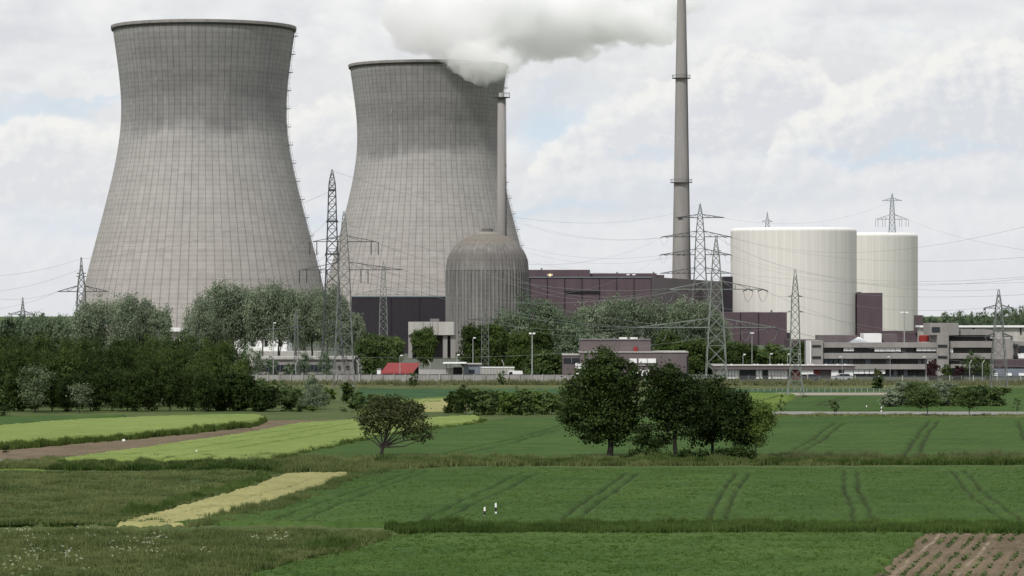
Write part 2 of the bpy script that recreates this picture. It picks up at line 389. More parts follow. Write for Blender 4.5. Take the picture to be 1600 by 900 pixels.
def field(name, pp, h, rx, ry, m, tracks=(), rough=.05, tw=.22, wav=.06, rows=None, depth=.8):
    poly = [G(a, b_, h) for a, b_ in pp]
    xs = [p[0] for p in poly]; ys = [p[1] for p in poly]
    gx = np.arange(min(xs)-rx, max(xs)+2*rx, rx); gy = np.arange(min(ys)-ry, max(ys)+2*ry, ry)
    XX, YY = np.meshgrid(gx, gy)
    jx = XX+(vnoise(XX, YY, 2.0, 3)-.5)*.5; jy = YY+(vnoise(XX, YY, 2.0, 4)-.5)*.9
    ins = inpoly(jx, jy, poly)
    z = h+(R.random(XX.shape)-.5)*2*rough+(vnoise(XX, YY, 1.6, 1)-.5)*wav+(vnoise(XX, YY, 9, 2)-.5)*wav*2
    t = np.full(XX.shape, .5)
    for tr in tracks:
        pl = [G(a, b_, h) for a, b_ in tr]
        dd = dist_poly(XX+(vnoise(XX, YY, 3, 8)-.5)*.35, YY, pl)
        k = np.clip(1-(dd-tw*.5)/(tw*.7), 0, 1)*(.55+.45*vnoise(XX, YY, 2.5, 6))
        z -= k*h*depth; t = np.maximum(t, .5+.5*k)
    if rows: z, t = rows(XX, YY, z, t)
    z = np.maximum(np.where(ins, z, .003), .003)
    ny, nx = XX.shape
    cell = ins[:-1, :-1] | ins[1:, :-1] | ins[:-1, 1:] | ins[1:, 1:]
    idx = np.arange(nx*ny).reshape(ny, nx)
    f = np.stack([idx[:-1, :-1][cell], idx[:-1, 1:][cell], idx[1:, 1:][cell], idx[1:, :-1][cell]], 1)
    used = np.unique(f); mp = np.zeros(nx*ny, int); mp[used] = np.arange(len(used))
    V = np.c_[XX.ravel(), YY.ravel(), z.ravel()][used]
    mb = MB(); mb.add(V, mp[f], t.ravel()[used])
    return struct(mb.build(name, m, smooth=True))
def strip_tufts(name, label, pp, dens, hgt, m, z=0, blades=5, w=.05, lean=.35, tint=(0, 1), clump=None, cat='grass', drop=0, zp=None, avoid=(), wav=0):
    poly = [G(a, b_, z if zp is None else zp) for a, b_ in pp]
    xs = [p[0] for p in poly]; ys = [p[1] for p in poly]; area = (max(xs)-min(xs))*(max(ys)-min(ys))
    n = int(area*dens); x = R.uniform(min(xs), max(xs), n); y = R.uniform(min(ys), max(ys), n)
    k = inpoly(x+(vnoise(x, y, 1.5, 31)-.5)*.9, y+(vnoise(x, y, 1.5, 32)-.5)*2.4, poly)
    if clump: k &= (vnoise(x, y, clump, 21) > drop)
    for tr in avoid: k &= dist_poly(x, y, [G(a, b_, z if zp is None else zp) for a, b_ in tr]) > .5
    x = x[k]; y = y[k]; n = len(x)
    hv = .65+.55*vnoise(x, y, 1.7, 12)*(.6+.8*vnoise(x, y, 6, 13))
    hv = hv*(.62+.95*vnoise(x, y, .8, 15)**1.6+.35*(vnoise(x, y, 12, 16)-.5))
    tb = tint[0]+(tint[1]-tint[0])*(.65*vnoise(x, y, 3.0, 14)+.35*vnoise(x, y, 11, 17))
    x = np.repeat(x, blades)+R.normal(0, .08, n*blades); y = np.repeat(y, blades)+R.normal(0, .08, n*blades)
    hv = np.repeat(hv, blades)*R.uniform(.6, 1.15, n*blades)*hgt; n2 = n*blades
    an = R.uniform(0, PI, n2); ww = w*R.uniform(.6, 1.4, n2); lx = R.normal(0, lean, n2)*hv*.6; ly = R.normal(0, lean, n2)*hv*.6
    if wav: z = z+(vnoise(x, y, 1.6, 1)-.5)*wav+(vnoise(x, y, 9, 2)-.5)*wav*2
    b0 = np.c_[x-np.cos(an)*ww, y-np.sin(an)*ww, np.full(n2, z)]; b1 = np.c_[x+np.cos(an)*ww, y+np.sin(an)*ww, np.full(n2, z)]
    tp = np.c_[x+lx, y+ly, z+hv]
    V = np.stack([b0, b1, tp], 1).reshape(-1, 3)
    tt = np.repeat(np.clip(np.repeat(tb, blades)+R.normal(0, .14, n2), 0, 1), 3)
    mb = MB(); mb.add(V, np.arange(n2*3).reshape(-1, 3), tt)
    o = mb.build(name, m); return tag(o, label, cat, kind='stuff')

# near field, bottom
field('field', [(330, 960), (385, 898), (450, 882), (530, 866), (590, 850), (612, 838), (700, 833), (1440, 831), (1420, 848), (1365, 898), (1310, 960)], .32, .2, .3, FM['green_near'],
      tracks=[[(560, 900), (690, 885), (800, 868), (800, 860), (700, 858)], [(640, 902), (800, 880), (1000, 868), (1180, 855)], [(1030, 845), (1150, 843), (1250, 846), (1330, 848)], [(720, 846), (900, 845), (1040, 849)]], tw=.16, depth=.55, rough=.06, wav=.1)
def ridges(XX, YY, z, t):
    u = XX-(YY-183.3)*.205+(vnoise(XX, YY, 4, 46)-.5)*.25; k = (u-21.05)/1.77; fr = np.abs(k-np.round(k))
    fr2 = np.abs(k*2-.5-np.round(k*2-.5))
    z = z+.05*np.cos(k*2*PI*2)+.03; lane = np.clip(1-(fr-.03)/.08, 0, 1)*np.clip(.15+.95*vnoise(XX, YY, 1.3, 44)*(.5+vnoise(XX, YY, 5, 45)), 0, 1)*(1-.6*(np.mod(np.round(k), 2)))
    z = z-.07*lane; return z, np.maximum(t, .5+.5*lane)
field('ploughed_field', [(1310, 960), (1368, 898), (1400, 868), (1440, 836), (1700, 833), (1760, 960)], .05, .11, .2, FM['soil'], rows=ridges, rough=.06, wav=.06)
# middle field
TRE = [[(653, 733), (560, 765), (420, 812)], [(670, 734), (600, 760), (467, 812)], [(820, 736), (745, 770), (655, 814)], [(846, 736), (770, 772), (685, 814)],
       [(985, 735), (950, 758), (870, 814)], [(1001, 736), (965, 762), (897, 814)], [(1150, 737), (1130, 765), (1105, 812)], [(1171, 737), (1150, 768), (1131, 812)],
       [(1318, 733), (1321, 765), (1337, 813)], [(1338, 733), (1344, 768), (1366, 813)], [(1487, 733), (1520, 775), (1575, 815)], [(1507, 733), (1540, 770), (1602, 815)]]
field('field', [(270, 816), (330, 806), (420, 784), (500, 758), (545, 740), (600, 733), (800, 730), (1700, 729), (1700, 811), (1100, 813), (700, 815)], .38, .2, .3, FM['green'], tracks=TRE, tw=.22, depth=.95)
# upper middle field
TRI = [[(880, 664), (800, 686), (660, 716)], [(880, 668), (800, 692), (690, 716)], [(1302, 661), (1270, 685), (1222, 712)], [(1317, 661), (1290, 683), (1242, 712)],
       [(1452, 656), (1430, 685), (1412, 712)], [(1466, 656), (1447, 682), (1434, 712)], [(1590, 656), (1604, 690)]]
field('field', [(430, 716), (560, 688), (660, 669), (757, 657), (790, 653), (1100, 651), (1700, 652), (1740, 714), (1000, 716)], .38, .26, .45, FM['green'], tracks=TRI, tw=.3)
# light barley block with the pointed end
field('barley_field', [(85, 717), (250, 695), (400, 673), (470, 660), (560, 655), (640, 655), (700, 650), (740, 648), (757, 653), (740, 659), (667, 667), (560, 684), (470, 704), (425, 715)], .62, .25, .45, FM['barley'],
      tracks=[[(180, 712), (300, 700), (430, 682), (556, 660)], [(250, 716), (380, 698), (480, 682), (560, 668)], [(220, 700), (330, 688), (420, 676), (520, 662)]], tw=.3)
field('ploughed_field', [(-60, 716), (90, 717), (250, 695), (400, 673), (470, 660), (520, 656), (410, 656), (250, 674), (0, 697), (-60, 700)], .04, .25, .4, FM['soil'], rough=.05)
field('barley_field', [(-60, 668), (0, 664), (120, 655), (250, 649), (400, 647), (414, 650), (400, 656), (250, 671), (100, 683), (0, 691), (-60, 694)], .75, .3, .5, FM['barley'])
field('field', [(-80, 652), (0, 650), (200, 648), (120, 655), (0, 664), (-80, 668)], .3, .4, .6, FM['green'])
# left meadow and the yellow strip
field('meadow', [(-80, 742), (0, 737), (200, 735), (380, 737), (440, 743), (400, 755), (180, 816), (-80, 816)], .3, .25, .35, FM['meadow'], rough=.1, wav=.2)
field('grass_patch', [(-60, 731), (30, 731), (80, 736), (40, 745), (-60, 750)], .1, .4, .4, FM['bright'])
field('ripening_strip', [(180, 818), (400, 757), (440, 741), (548, 737), (500, 755), (420, 782), (310, 812), (290, 818)], .3, .22, .35, FM['yellow'],
      tracks=[[(240, 810), (400, 772), (520, 740)], [(300, 800), (380, 780), (470, 755)]], tw=.12, depth=.5, rough=.07)
# bottom left meadow
field('meadow', [(-80, 822), (500, 822), (610, 833), (588, 850), (530, 864), (450, 880), (385, 896), (330, 960), (-120, 960)], .3, .22, .3, FM['meadow'], rough=.12, wav=.3)
# bands beyond the road
field('field', [(1228, 628), (1262, 618), (1400, 619), (1700, 618), (1700, 641), (1215, 641)], .35, .5, .9, FM['green'], tracks=[[(1312, 620), (1272, 634)], [(1322, 620), (1285, 635)]], tw=.5)
field('barley_field', [(1100, 618), (1180, 613), (1240, 615), (1228, 628), (1215, 641), (1100, 641)], .4, .5, .9, FM['bright'], tracks=[[(1225, 616), (1170, 630)]], tw=.5)
field('field', [(560, 607), (880, 607), (900, 618), (720, 622), (640, 624), (560, 632)], .35, .5, 1, FM['green_far'])
field('barley_field', [(560, 632), (640, 623), (710, 619), (720, 622), (640, 634), (560, 645)], .4, .5, 1, FM['bright'])
field('ripening_strip', [(600, 640), (660, 624), (712, 621), (760, 622), (720, 638)], .4, .5, 1, FM['yellow'])
field('field', [(1100, 607), (1400, 608), (1240, 612), (1180, 612), (1100, 616)], .2, .6, 1, FM['green_far'])
field('field', [(1570, 606), (1700, 606), (1700, 617), (1570, 617)], .3, .6, 1, FM['green'])
field('verge', [(380, 598), (1700, 598), (1700, 606), (380, 606)], .12, .6, 1, FM['verge'], rough=.1)
field('verge', [(1100, 648.5), (1700, 648.5), (1700, 652), (1100, 652)], .06, .4, .6, FM['verge'])
field('verge', [(400, 646), (900, 646), (900, 652), (400, 656)], .1, .4, .6, FM['meadow'])
def sheet(name, pp, z, m):
    v = [(*G(a, b_, z), z) for a, b_ in pp]; n = len(v)//2
    f = [(i, i+1, 2*n-2-i, 2*n-1-i) for i in range(n-1)]
    mb = MB(); mb.add(v, f); return struct(mb.build(name, m))
sheet('road', [(1120, 648), (1300, 648), (1700, 649), (1700, 643.5), (1300, 642.5), (1120, 642)], .18, MT['asphalt'])
sheet('path', [(1160, 618), (1420, 617), (1420, 613.5), (1160, 613.5)], .02, FM['gravel'])
sheet('path', [(-80, 822.5), (700, 822.5), (1700, 820), (1700, 817), (700, 818.5), (-80, 819)], .02, MT['asphalt'])
sheet('path', [(-60, 728), (20, 729), (62, 722), (75, 719), (0, 717.5), (-60, 717)], .05, MT['asphalt'])
sheet('yard', [(300, 597.5), (1750, 597.5), (1900, 535), (0, 535)], .012, MT['yard'])

# rough grass that nobody could count
strip_tufts('ditch_grass', 'dark green tufted ditch grass along the farm path on the right', [(600, 826), (620, 834), (1000, 835), (1440, 834), (1700, 835), (1700, 823), (1400, 824), (1000, 824), (700, 823)], 55, .52, MT['grass_ditch'], w=.05)
strip_tufts('grass_verge', 'short grass along the far side of the farm path', [(300, 815), (700, 817), (1700, 815), (1700, 812.5), (1000, 813), (620, 815), (300, 811)], 40, .3, MT['grass_rough'], w=.04)
strip_tufts('meadow_grass', 'tall rough grass of the bottom left meadow', [(-60, 831), (500, 831), (612, 836), (590, 850), (530, 866), (450, 882), (385, 900), (300, 950), (-60, 950)], 30, .36, MT['grass_rough'], w=.045, z=.26, wav=.3)
strip_tufts('meadow_edge_grass', 'darker tall grass edging the bottom left meadow', [(560, 856), (612, 836), (606, 846), (585, 856), (530, 870), (450, 886), (390, 902), (365, 902), (440, 878), (520, 862)], 45, .7, MT['grass_ditch'], w=.05)
strip_tufts('field_margin_grass', 'long rough grass strip between the middle and upper fields', [(-60, 735), (300, 735), (545, 740), (700, 729), (1700, 726), (1700, 718), (900, 718), (500, 718), (120, 718), (-60, 731)], 26, .55, MT['grass_rough'], w=.06)
strip_tufts('seeding_grass', 'pale seeding grass heads along the upper field margin', [(1200, 723), (1700, 722), (1700, 718), (1200, 718)], 14, .8, MT['grass_dry'], w=.05)
strip_tufts('dark_margin_grass', 'dark green grass on the front of the field margin', [(560, 727), (1700, 727), (1700, 724.5), (560, 725)], 50, .6, MT['grass_ditch'], w=.06)
strip_tufts('dark_margin_grass', 'dark green grass below the left barley block', [(70, 735), (330, 737), (440, 738), (440, 730), (330, 727), (100, 725)], 40, .55, MT['grass_ditch'], w=.06)
strip_tufts('strip_edge_grass', 'dark grass along the upper edge of the yellow strip', [(175, 815), (400, 752), (430, 743), (445, 744), (400, 760), (195, 818)], 40, .6, MT['grass_ditch'], w=.05)
strip_tufts('strip_edge_grass', 'rough grass along the lower edge of the yellow strip', [(285, 821), (330, 805), (425, 782), (505, 757), (550, 740), (600, 732), (612, 736), (550, 750), (512, 768), (432, 794), (345, 816)], 40, .5, MT['grass_rough'], w=.05, zp=.38, z=.1)
strip_tufts('meadow_grass', 'sparse tall grass of the upper left meadow', [(-60, 738), (380, 738), (436, 743), (190, 818), (-60, 819)], 16, .26, MT['grass_rough'], z=.26, w=.05, wav=.2)
strip_tufts('ditch_grass', 'dark grass line below the upper left meadow', [(-60, 824), (330, 824), (330, 820), (180, 819), (-60, 817)], 34, .42, MT['grass_ditch'], w=.05)
strip_tufts('barley_ears', 'upright barley along the front edge of the left light field', [(-60, 696), (0, 693.5), (100, 685.5), (250, 673.5), (400, 658), (416, 651), (412, 649.5), (398, 655.5), (250, 670.5), (100, 682.5), (0, 690.5), (-60, 693.5)], 30, .66, MT['barley_shaded'], w=.07, zp=.75, lean=.15)
strip_tufts('barley_ears', 'upright barley along the front edge of the pointed light field', [(425, 717), (470, 706.5), (560, 686.5), (667, 669), (742, 661), (760, 653.5), (757, 652), (740, 658), (667, 666), (560, 683), (470, 703), (415, 715)], 30, .56, MT['barley_shaded'], w=.07, zp=.62, lean=.15)
strip_tufts('verge_grass', 'rough grass verge in front of the perimeter wall', [(420, 603), (1700, 604), (1700, 599), (420, 599)], 1.6, .8, MT['grass_dry'], w=.16)
strip_tufts('verge_grass', 'green verge between the main road and the upper field', [(1100, 652), (1700, 652), (1700, 649.5), (1100, 649.5)], 8, .35, MT['grass_rough'], w=.1)
strip_tufts('crop_leaves', 'upright cereal leaves of the near green field', [(385, 896), (450, 882), (590, 850), (612, 838), (700, 834), (1436, 832), (1418, 848), (1366, 898), (1330, 930), (360, 930)], 7, .12, MT['crop_blade'], z=.3, w=.045, zp=.3, wav=.1)
strip_tufts('crop_leaves', 'upright cereal leaves of the middle green field', [(330, 806), (420, 784), (500, 758), (545, 742), (600, 735), (800, 732), (1640, 731), (1640, 811), (1100, 813), (700, 814), (280, 816)], 4, .1, MT['crop_blade'], z=.36, w=.05, zp=.38, avoid=TRE, wav=.06)
# potato plants on the ridges
rr = R
def plants():
    mb = MB(); n = 0
    for k in range(-1, 22):
        for sub in (.28, .72):
            y = 165.0
            while y < 216:
                y += rr.uniform(.25, .5); x = 21.05+(k+sub)*1.77+(y-183.3)*.205+rr.normal(0, .05)
                if vnoise(np.array([x]), np.array([y]), 2.5, 77)[0] < .5+rr.uniform(-.15,.15): continue
                a = rr.uniform(0, PI, 7); s = rr.uniform(.03, .07)
                c = np.c_[x+rr.normal(0, .06, 7), y+rr.normal(0, .1, 7), .07+rr.uniform(.0, .09, 7)]
                u = np.c_[np.cos(a), np.sin(a), rr.normal(0, .3, 7)]*s; v = np.c_[-np.sin(a), np.cos(a), rr.normal(.3, .3, 7)]*s
                V = np.stack([c-u-v, c+u-v, c+u+v, c-u+v], 1).reshape(-1, 3)
                mb.add(V, np.arange(28).reshape(-1, 4), np.repeat(rr.uniform(.2, .9, 7), 4))
    return mb
pm = plants(); pgood = G(1310, 960, .05)
V = np.vstack(pm.v); 
o = pm.build('potato_plants', MT['leaf_mid']); tag(o, 'low green plants growing in rows on the ploughed corner field', 'plants', kind='stuff')
# cow parsley heads in the near meadow
def flowers():
    mb = MB(); spots = [(15, 885, 16, 14), (50, 865, 14, 10), (50, 890, 12, 6), (100, 868, 14, 8), (118, 872, 8, 4), (140, 832, 14, 6), (215, 842, 22, 8), (250, 838, 16, 10), (190, 860, 26, 8), (240, 862, 16, 8), (315, 855, 14, 5), (138, 894, 5, 3), (60, 840, 30, 10), (270, 870, 20, 6), (420, 842, 30, 6), (30, 830, 20, 4)]
    for cx, cy, sx, sy in spots:
        for _ in range(int(4+sx*sy*.085)):
            px, py = rr.normal(cx, sx*.75), rr.normal(cy, sy*.7)
            if py < 826 or py > 940: continue
            x, y = G(px, py, .6); z = rr.uniform(.5, .85)
            for k in range(4):
                xx, yy, zz = x+rr.normal(0, .05), y+rr.normal(0, .05), z+rr.normal(0, .025); s = rr.uniform(.012, .027)
                mb.add([(xx-s, yy, zz-s*.6), (xx+s, yy, zz-s*.6), (xx+s, yy+s, zz+s*.6), (xx-s, yy+s, zz+s*.6)], [(0, 1, 2, 3)], rr.uniform(.3, 1))
            mb.add([(x-.008, y, .1), (x+.008, y, .1), (x, y, z)], [(0, 1, 2)], 0)
    return mb
o = flowers().build('meadow_flowers', MT['blossom']); tag(o, 'white flower heads scattered through the bottom left meadow', 'flowers', kind='stuff')
hl = MB()
for xx in np.arange(-4500, 4500, 150.0):
    z0 = vnoise(np.array([xx+9000]), np.array([0.]), 900, 5)[0]*16-22; z1 = vnoise(np.array([xx+9150]), np.array([0.]), 900, 5)[0]*16-22
    hl.add([(xx, 9000, -60), (xx+150, 9000, -60), (xx+150, 9600, z1), (xx, 9600, z0)], [(0, 1, 2, 3)]); hl.add([(xx, 9600, z0), (xx+150, 9600, z1), (xx+150, 12000, -70), (xx, 12000, -70)], [(0, 1, 2, 3)])
struct(hl.build('hills', MT['leaf_hazed']))

# ------------------------------------------------------------------ cooling towers
def towerm(name, zt, seed, top):
    m, b, o = newmat(name); v = ocoord(); s = N('ShaderNodeSeparateXYZ'); put(s.inputs[0], v)
    ang = M_('ARCTAN2', s.outputs[0], s.outputs[1]); z = s.outputs[2]
    def ln(u, w, soft=.5):      # thin line at each integer of u
        fr = M_('ABSOLUTE', M_('SUBTRACT', u, M_('ROUND', u))); return smooth(fr, w*soft, w, 1, 0)
    au = M_('MULTIPLY', ang, 84/(2*PI)); zu = M_('DIVIDE', z, 2.35)
    lv = ln(M_('ADD', au, .5), .075, .2); lh = ln(zu, .16, .3)
    wn = N('ShaderNodeTexWhiteNoise', noise_dimensions='2D'); cb = N('ShaderNodeCombineXYZ')
    put(cb.inputs[0], M_('FLOOR', M_('ADD', au, .5))); put(cb.inputs[1], M_('FLOOR', M_('ADD', zu, .5))); put(wn.inputs['Vector'], cb.outputs[0])
    w1 = N('ShaderNodeTexWhiteNoise', noise_dimensions='1D'); put(w1.inputs['W'], M_('FLOOR', M_('ADD', zu, .5)))
    w3 = N('ShaderNodeTexWhiteNoise', noise_dimensions='1D'); put(w3.inputs['W'], M_('FLOOR', M_('ADD', au, .5)))
    nb = noise(VM('ADD', VM('MULTIPLY', v, (1, 1, 2.2)), (seed, 0, 0)), .022, 6, .55); nf = noise(v, .5, 5, .6)
    nst = noise(VM('MULTIPLY', v, (1, 1, .06)), .28, 4, .6)
    # weather staining of the upper shell (its own shape, wet zone below the rim)
    zn = M_('ADD', z, M_('MULTIPLY', M_('SUBTRACT', nb, .5), 26))
    zs = M_('ADD', zn, M_('MULTIPLY', M_('SUBTRACT', w3.outputs[0], .5), 3.5))
    stain = M_('MULTIPLY', smooth(zs, 99, 110), smooth(zs, 146, 156, 1, top))
    stain = M_('MULTIPLY', stain, lin(nb, .3, .7, .62, 1.1))
    side = M_('ABSOLUTE', M_('SUBTRACT', ang, 0)); side = smooth(side, 1.9, 2.75, .42, 1)   # weaker towards the flanks
    band = smooth(M_('ABSOLUTE', M_('SUBTRACT', zn, 128)), 2, 7, .25, 0)
    f = M_('SUBTRACT', 1.0, M_('MULTIPLY', M_('ADD', stain, band), M_('MULTIPLY', side, .36)))
    f = M_('MULTIPLY', f, lin(wn.outputs[0], 0, 1, .94, 1.05)); f = M_('MULTIPLY', f, lin(w1.outputs[0], 0, 1, .96, 1.04))
    f = M_('MULTIPLY', f, lin(nst, .3, .7, .93, 1.06)); f = M_('MULTIPLY', f, lin(nf, .3, .7, .96, 1.04))
    f = M_('MULTIPLY', f, M_('SUBTRACT', 1, M_('MULTIPLY', lv, lin(w3.outputs[0], 0, 1, .12, .36)))); f = M_('MULTIPLY', f, M_('SUBTRACT', 1, M_('MULTIPLY', lh, .13)))
    warm = mixc(smooth(z, 20, 100), (.338, .315, .297), (.330, .317, .304))
    warm = mixc(M_('MULTIPLY', stain, .8), warm, (.30, .295, .295))
    c = shade(warm, f)
    # lime runs
    run = M_('MULTIPLY', smooth(noise(VM('MULTIPLY', v, (1, 1, .03)), 1.25, 2, .5), .68, .74), M_('MULTIPLY', smooth(z, 112, 120), smooth(z, 134, 140, 1, 0)))
    c = mixc(M_('MULTIPLY', run, .6), c, (.5, .5, .5))
    put(b.inputs['Base Color'], c); b.inputs['Roughness'].default_value = .92; b.inputs['Specular IOR Level'].default_value = .15
    bump(b, M_('SUBTRACT', 1, lv), .6, .4)
    return m
RP = [(42, 142.5), (60, 139.5), (80, 136.6), (100, 134), (120, 131.4), (145, 129), (170, 128), (190, 128.4), (210, 130), (240, 134.3), (270, 140.2), (300, 147.4), (330, 155), (360, 162.8), (400, 173.5), (440, 183.5), (480, 193), (527, 204)]
def cooling_tower(label, cx, d, mt, ladder_a, ztop):
    s = F/1700.0/1.0   # shape table was measured at 1700 m
    x = X(cx, d); t = thing('cooling_tower', label, 'cooling tower', (x, d, 0), 'cooling towers of the plant')
    prof = []
    yy = np.linspace(527, 42, 70); rr_ = np.interp(yy, [p[0] for p in RP], [p[1] for p in RP])/s
    # light smoothing of the measured profile
    rr_ = np.convolve(np.pad(rr_, 3, mode='edge'), np.ones(7)/7, 'valid'); rr_[0] = 204/s; rr_[-1] = 142.5/s
    zz = (527-yy)/485*ztop
    out = list(zip(rr_, zz)); inn = [(r-.9, z) for r, z in out[::-1]]
    MB().lathe((x, d), out+inn, 160).build('shell', mt, t, smooth=True)
    r0 = rr_[-1]
    MB().lathe((x, d), [(r0+.05, ztop-1.7), (r0+.6, ztop-1.4), (r0+.7, ztop-.1), (r0+.5, ztop+.1), (r0-1.2, ztop+.1), (r0-1.2, ztop-1.2)], 160).build('rim', MT['concrete'], t)
    MB().lathe((x, d), [(r0+.06, ztop-2.3), (r0+.35, ztop-2.25), (r0+.35, ztop-1.75), (r0+.06, ztop-1.7)], 160).build('rim_underside_shade', MT['black'], t)  # black ring puts the shade under the rim ledge into colour
    mb = MB(); a = ladder_a
    def on(z, off, da=0):
        r = np.interp(z, zz, rr_)+off; return np.array([x+math.cos(a+da)*r, d+math.sin(a+da)*r, z])
    zs = np.arange(8, ztop+1, 3.0)
    for z0, z1 in zip(zs[:-1], zs[1:]):
        for da in (-.012, .012): mb.bar(on(z0, .35, da), on(z1, .35, da), .14)
        mb.bar(on(z0, 1.15), on(z1, 1.15), .12); mb.bar(on(z0, .3), on(z0, 1.2), .12)
    mb.build('ladder', MT['steel_dark'], t)
    for z in np.arange(14, ztop, 9.2):
        p = on(z, 1.2); q_ = MB()
        q_.box((p[0]-1.1, p[1]-1.1, z-.1), (p[0]+1.1, p[1]+1.1, z+.12))
        for dx in (-1, 1):
            q_.bar((p[0]+dx, p[1]-1, z), (p[0]+dx, p[1]-1, z+1.3), .1)
        q_.bar((p[0]-1, p[1]-1, z+1.3), (p[0]+1, p[1]-1, z+1.3), .1); q_.bar(on(z-1.6, .1), p, .12)
        q_.build('ladder_platform', MT['steel_dark'], t)
    return t
ZT = H+(480-42)/F*1700
cooling_tower('nearer large grey concrete cooling tower at the left with no steam above it', 318.5, 1700, towerm('tower concrete', ZT, 3, .55), -.02, ZT)
D2 = 1961.0; Z2 = H+(480-102)/F*D2
cooling_tower('farther grey concrete cooling tower with steam pouring over its rim', 669.5, D2, towerm('tower concrete wet', Z2, 40, .9), -.02, Z2)

# steam plume: a closed lumpy body of vapour lying over the rim and drifting right
def steam():
    bl = [(695, 78, 40, 26), (735, 92, 40, 28), (768, 116, 28, 24), (745, 108, 26, 22), (792, 98, 32, 22), (652, 52, 42, 36), (640, 20, 44, 44), (700, 35, 70, 48), (770, 48, 70, 52), (830, 62, 56, 42), (860, 22, 80, 48), (880, 80, 36, 24),
          (930, 40, 70, 44), (915, 86, 22, 14), (990, 38, 56, 36), (1030, 50, 34, 22), (1056, 14, 52, 30), (655, 5, 50, 40), (760, 0, 90, 46), (930, -5, 100, 42)]
    V = []; Fc = []; n = 0
    bmv = MB()
    import bmesh
    bm = bmesh.new()
    rg = np.random.default_rng(2); core = []
    def ball(c, rx, ry, rz):
        r = bmesh.ops.create_icosphere(bm, subdivisions=3, radius=1)
        for v in r['verts']: v.co = (c[0]+v.co[0]*rx, c[1]+v.co[1]*ry, c[2]+v.co[2]*rz)
    for px, py, rx, rz in bl:
        dd = D2-60 if py > 84 and px < 850 else (D2-45 if px < 800 else D2-20+rg.uniform(-15, 20))
        k = dd/F; c = P(px, py, dd); ry = min(rx, 60)*k*.8
        core.append((c, (rx*k, ry, rz*k)))
        ball(c, rx*k*1.08, ry*1.08, rz*k*1.08)
        for _ in range(9):                        # billows on the flanks
            a, e = rg.uniform(0, 2*PI), rg.uniform(-1, 1); ce = math.sqrt(1-e*e)
            f_ = rg.uniform(.18, .38)*min(rx, rz)*k
            ball((c[0]+math.cos(a)*ce*rx*k*.86, c[1]+math.sin(a)*ce*ry*.86, c[2]+e*rz*k*.86), f_*1.2, f_, f_)
    me = bpy.data.meshes.new('steam_plume'); bm.to_mesh(me); bm.free()
    o = bpy.data.objects.new('steam_plume', me); C.objects.link(o)
    md = o.modifiers.new('r', 'REMESH'); md.mode = 'VOXEL'; md.voxel_size = 1.8
    sm = o.modifiers.new('s', 'SMOOTH'); sm.iterations = 4; sm.factor = .6
    tx = bpy.data.textures.new('billow', 'CLOUDS'); tx.noise_scale = 7; tx.noise_depth = 4
    dm = o.modifiers.new('d', 'DISPLACE'); dm.texture = tx; dm.strength = 7; dm.mid_level = .55; dm.texture_coords = 'GLOBAL'
    dg = bpy.context.evaluated_depsgraph_get(); me2 = bpy.data.meshes.new_from_object(o.evaluated_get(dg)); o.modifiers.clear(); o.data = me2
    global nt
    m = bpy.data.materials.new('steam'); m.use_nodes = True; nt = m.node_tree; nt.nodes.clear()
    ou = N('ShaderNodeOutputMaterial'); pv = N('ShaderNodeVolumePrincipled'); nt.links.new(pv.outputs[0], ou.inputs['Volume'])
    pv.inputs['Color'].default_value = (1, 1, 1, 1); pv.inputs['Anisotropy'].default_value = 0
    v = ocoord(); wv = VM('SCALE', VM('SUBTRACT', noise(v, .035, 4, .6, col=True), (.5, .5, .5))); wv.node.inputs['Scale'].default_value = 26
    vw = VM('ADD', v, wv); tot = None
    for c, e in core:      # density gathers along the body of the plume and thins out towards its edge
        u = VM('MULTIPLY', VM('SUBTRACT', vw, tuple(c)), tuple(1/x_ for x_ in e)); q_ = VM('DOT_PRODUCT', u, u, out=1)
        g_ = M_('EXPONENT', M_('MULTIPLY', q_, -1.3)); tot = g_ if tot is None else M_('ADD', tot, g_)
    nz = noise(v, .07, 8, .66)
    tot = M_('ADD', tot, M_('MULTIPLY', M_('SUBTRACT', nz, .5), 2.3))
    put(pv.inputs['Density'], smooth(tot, .42, .72, 0, .10))
    me2.materials.clear(); me2.materials.append(m); m.cycles.volume_step_rate = .6 if hasattr(m.cycles, 'volume_step_rate') else 1
    tag(o, 'white steam plume drifting right from the rim of the farther cooling tower', 'steam', kind='stuff')
steam()

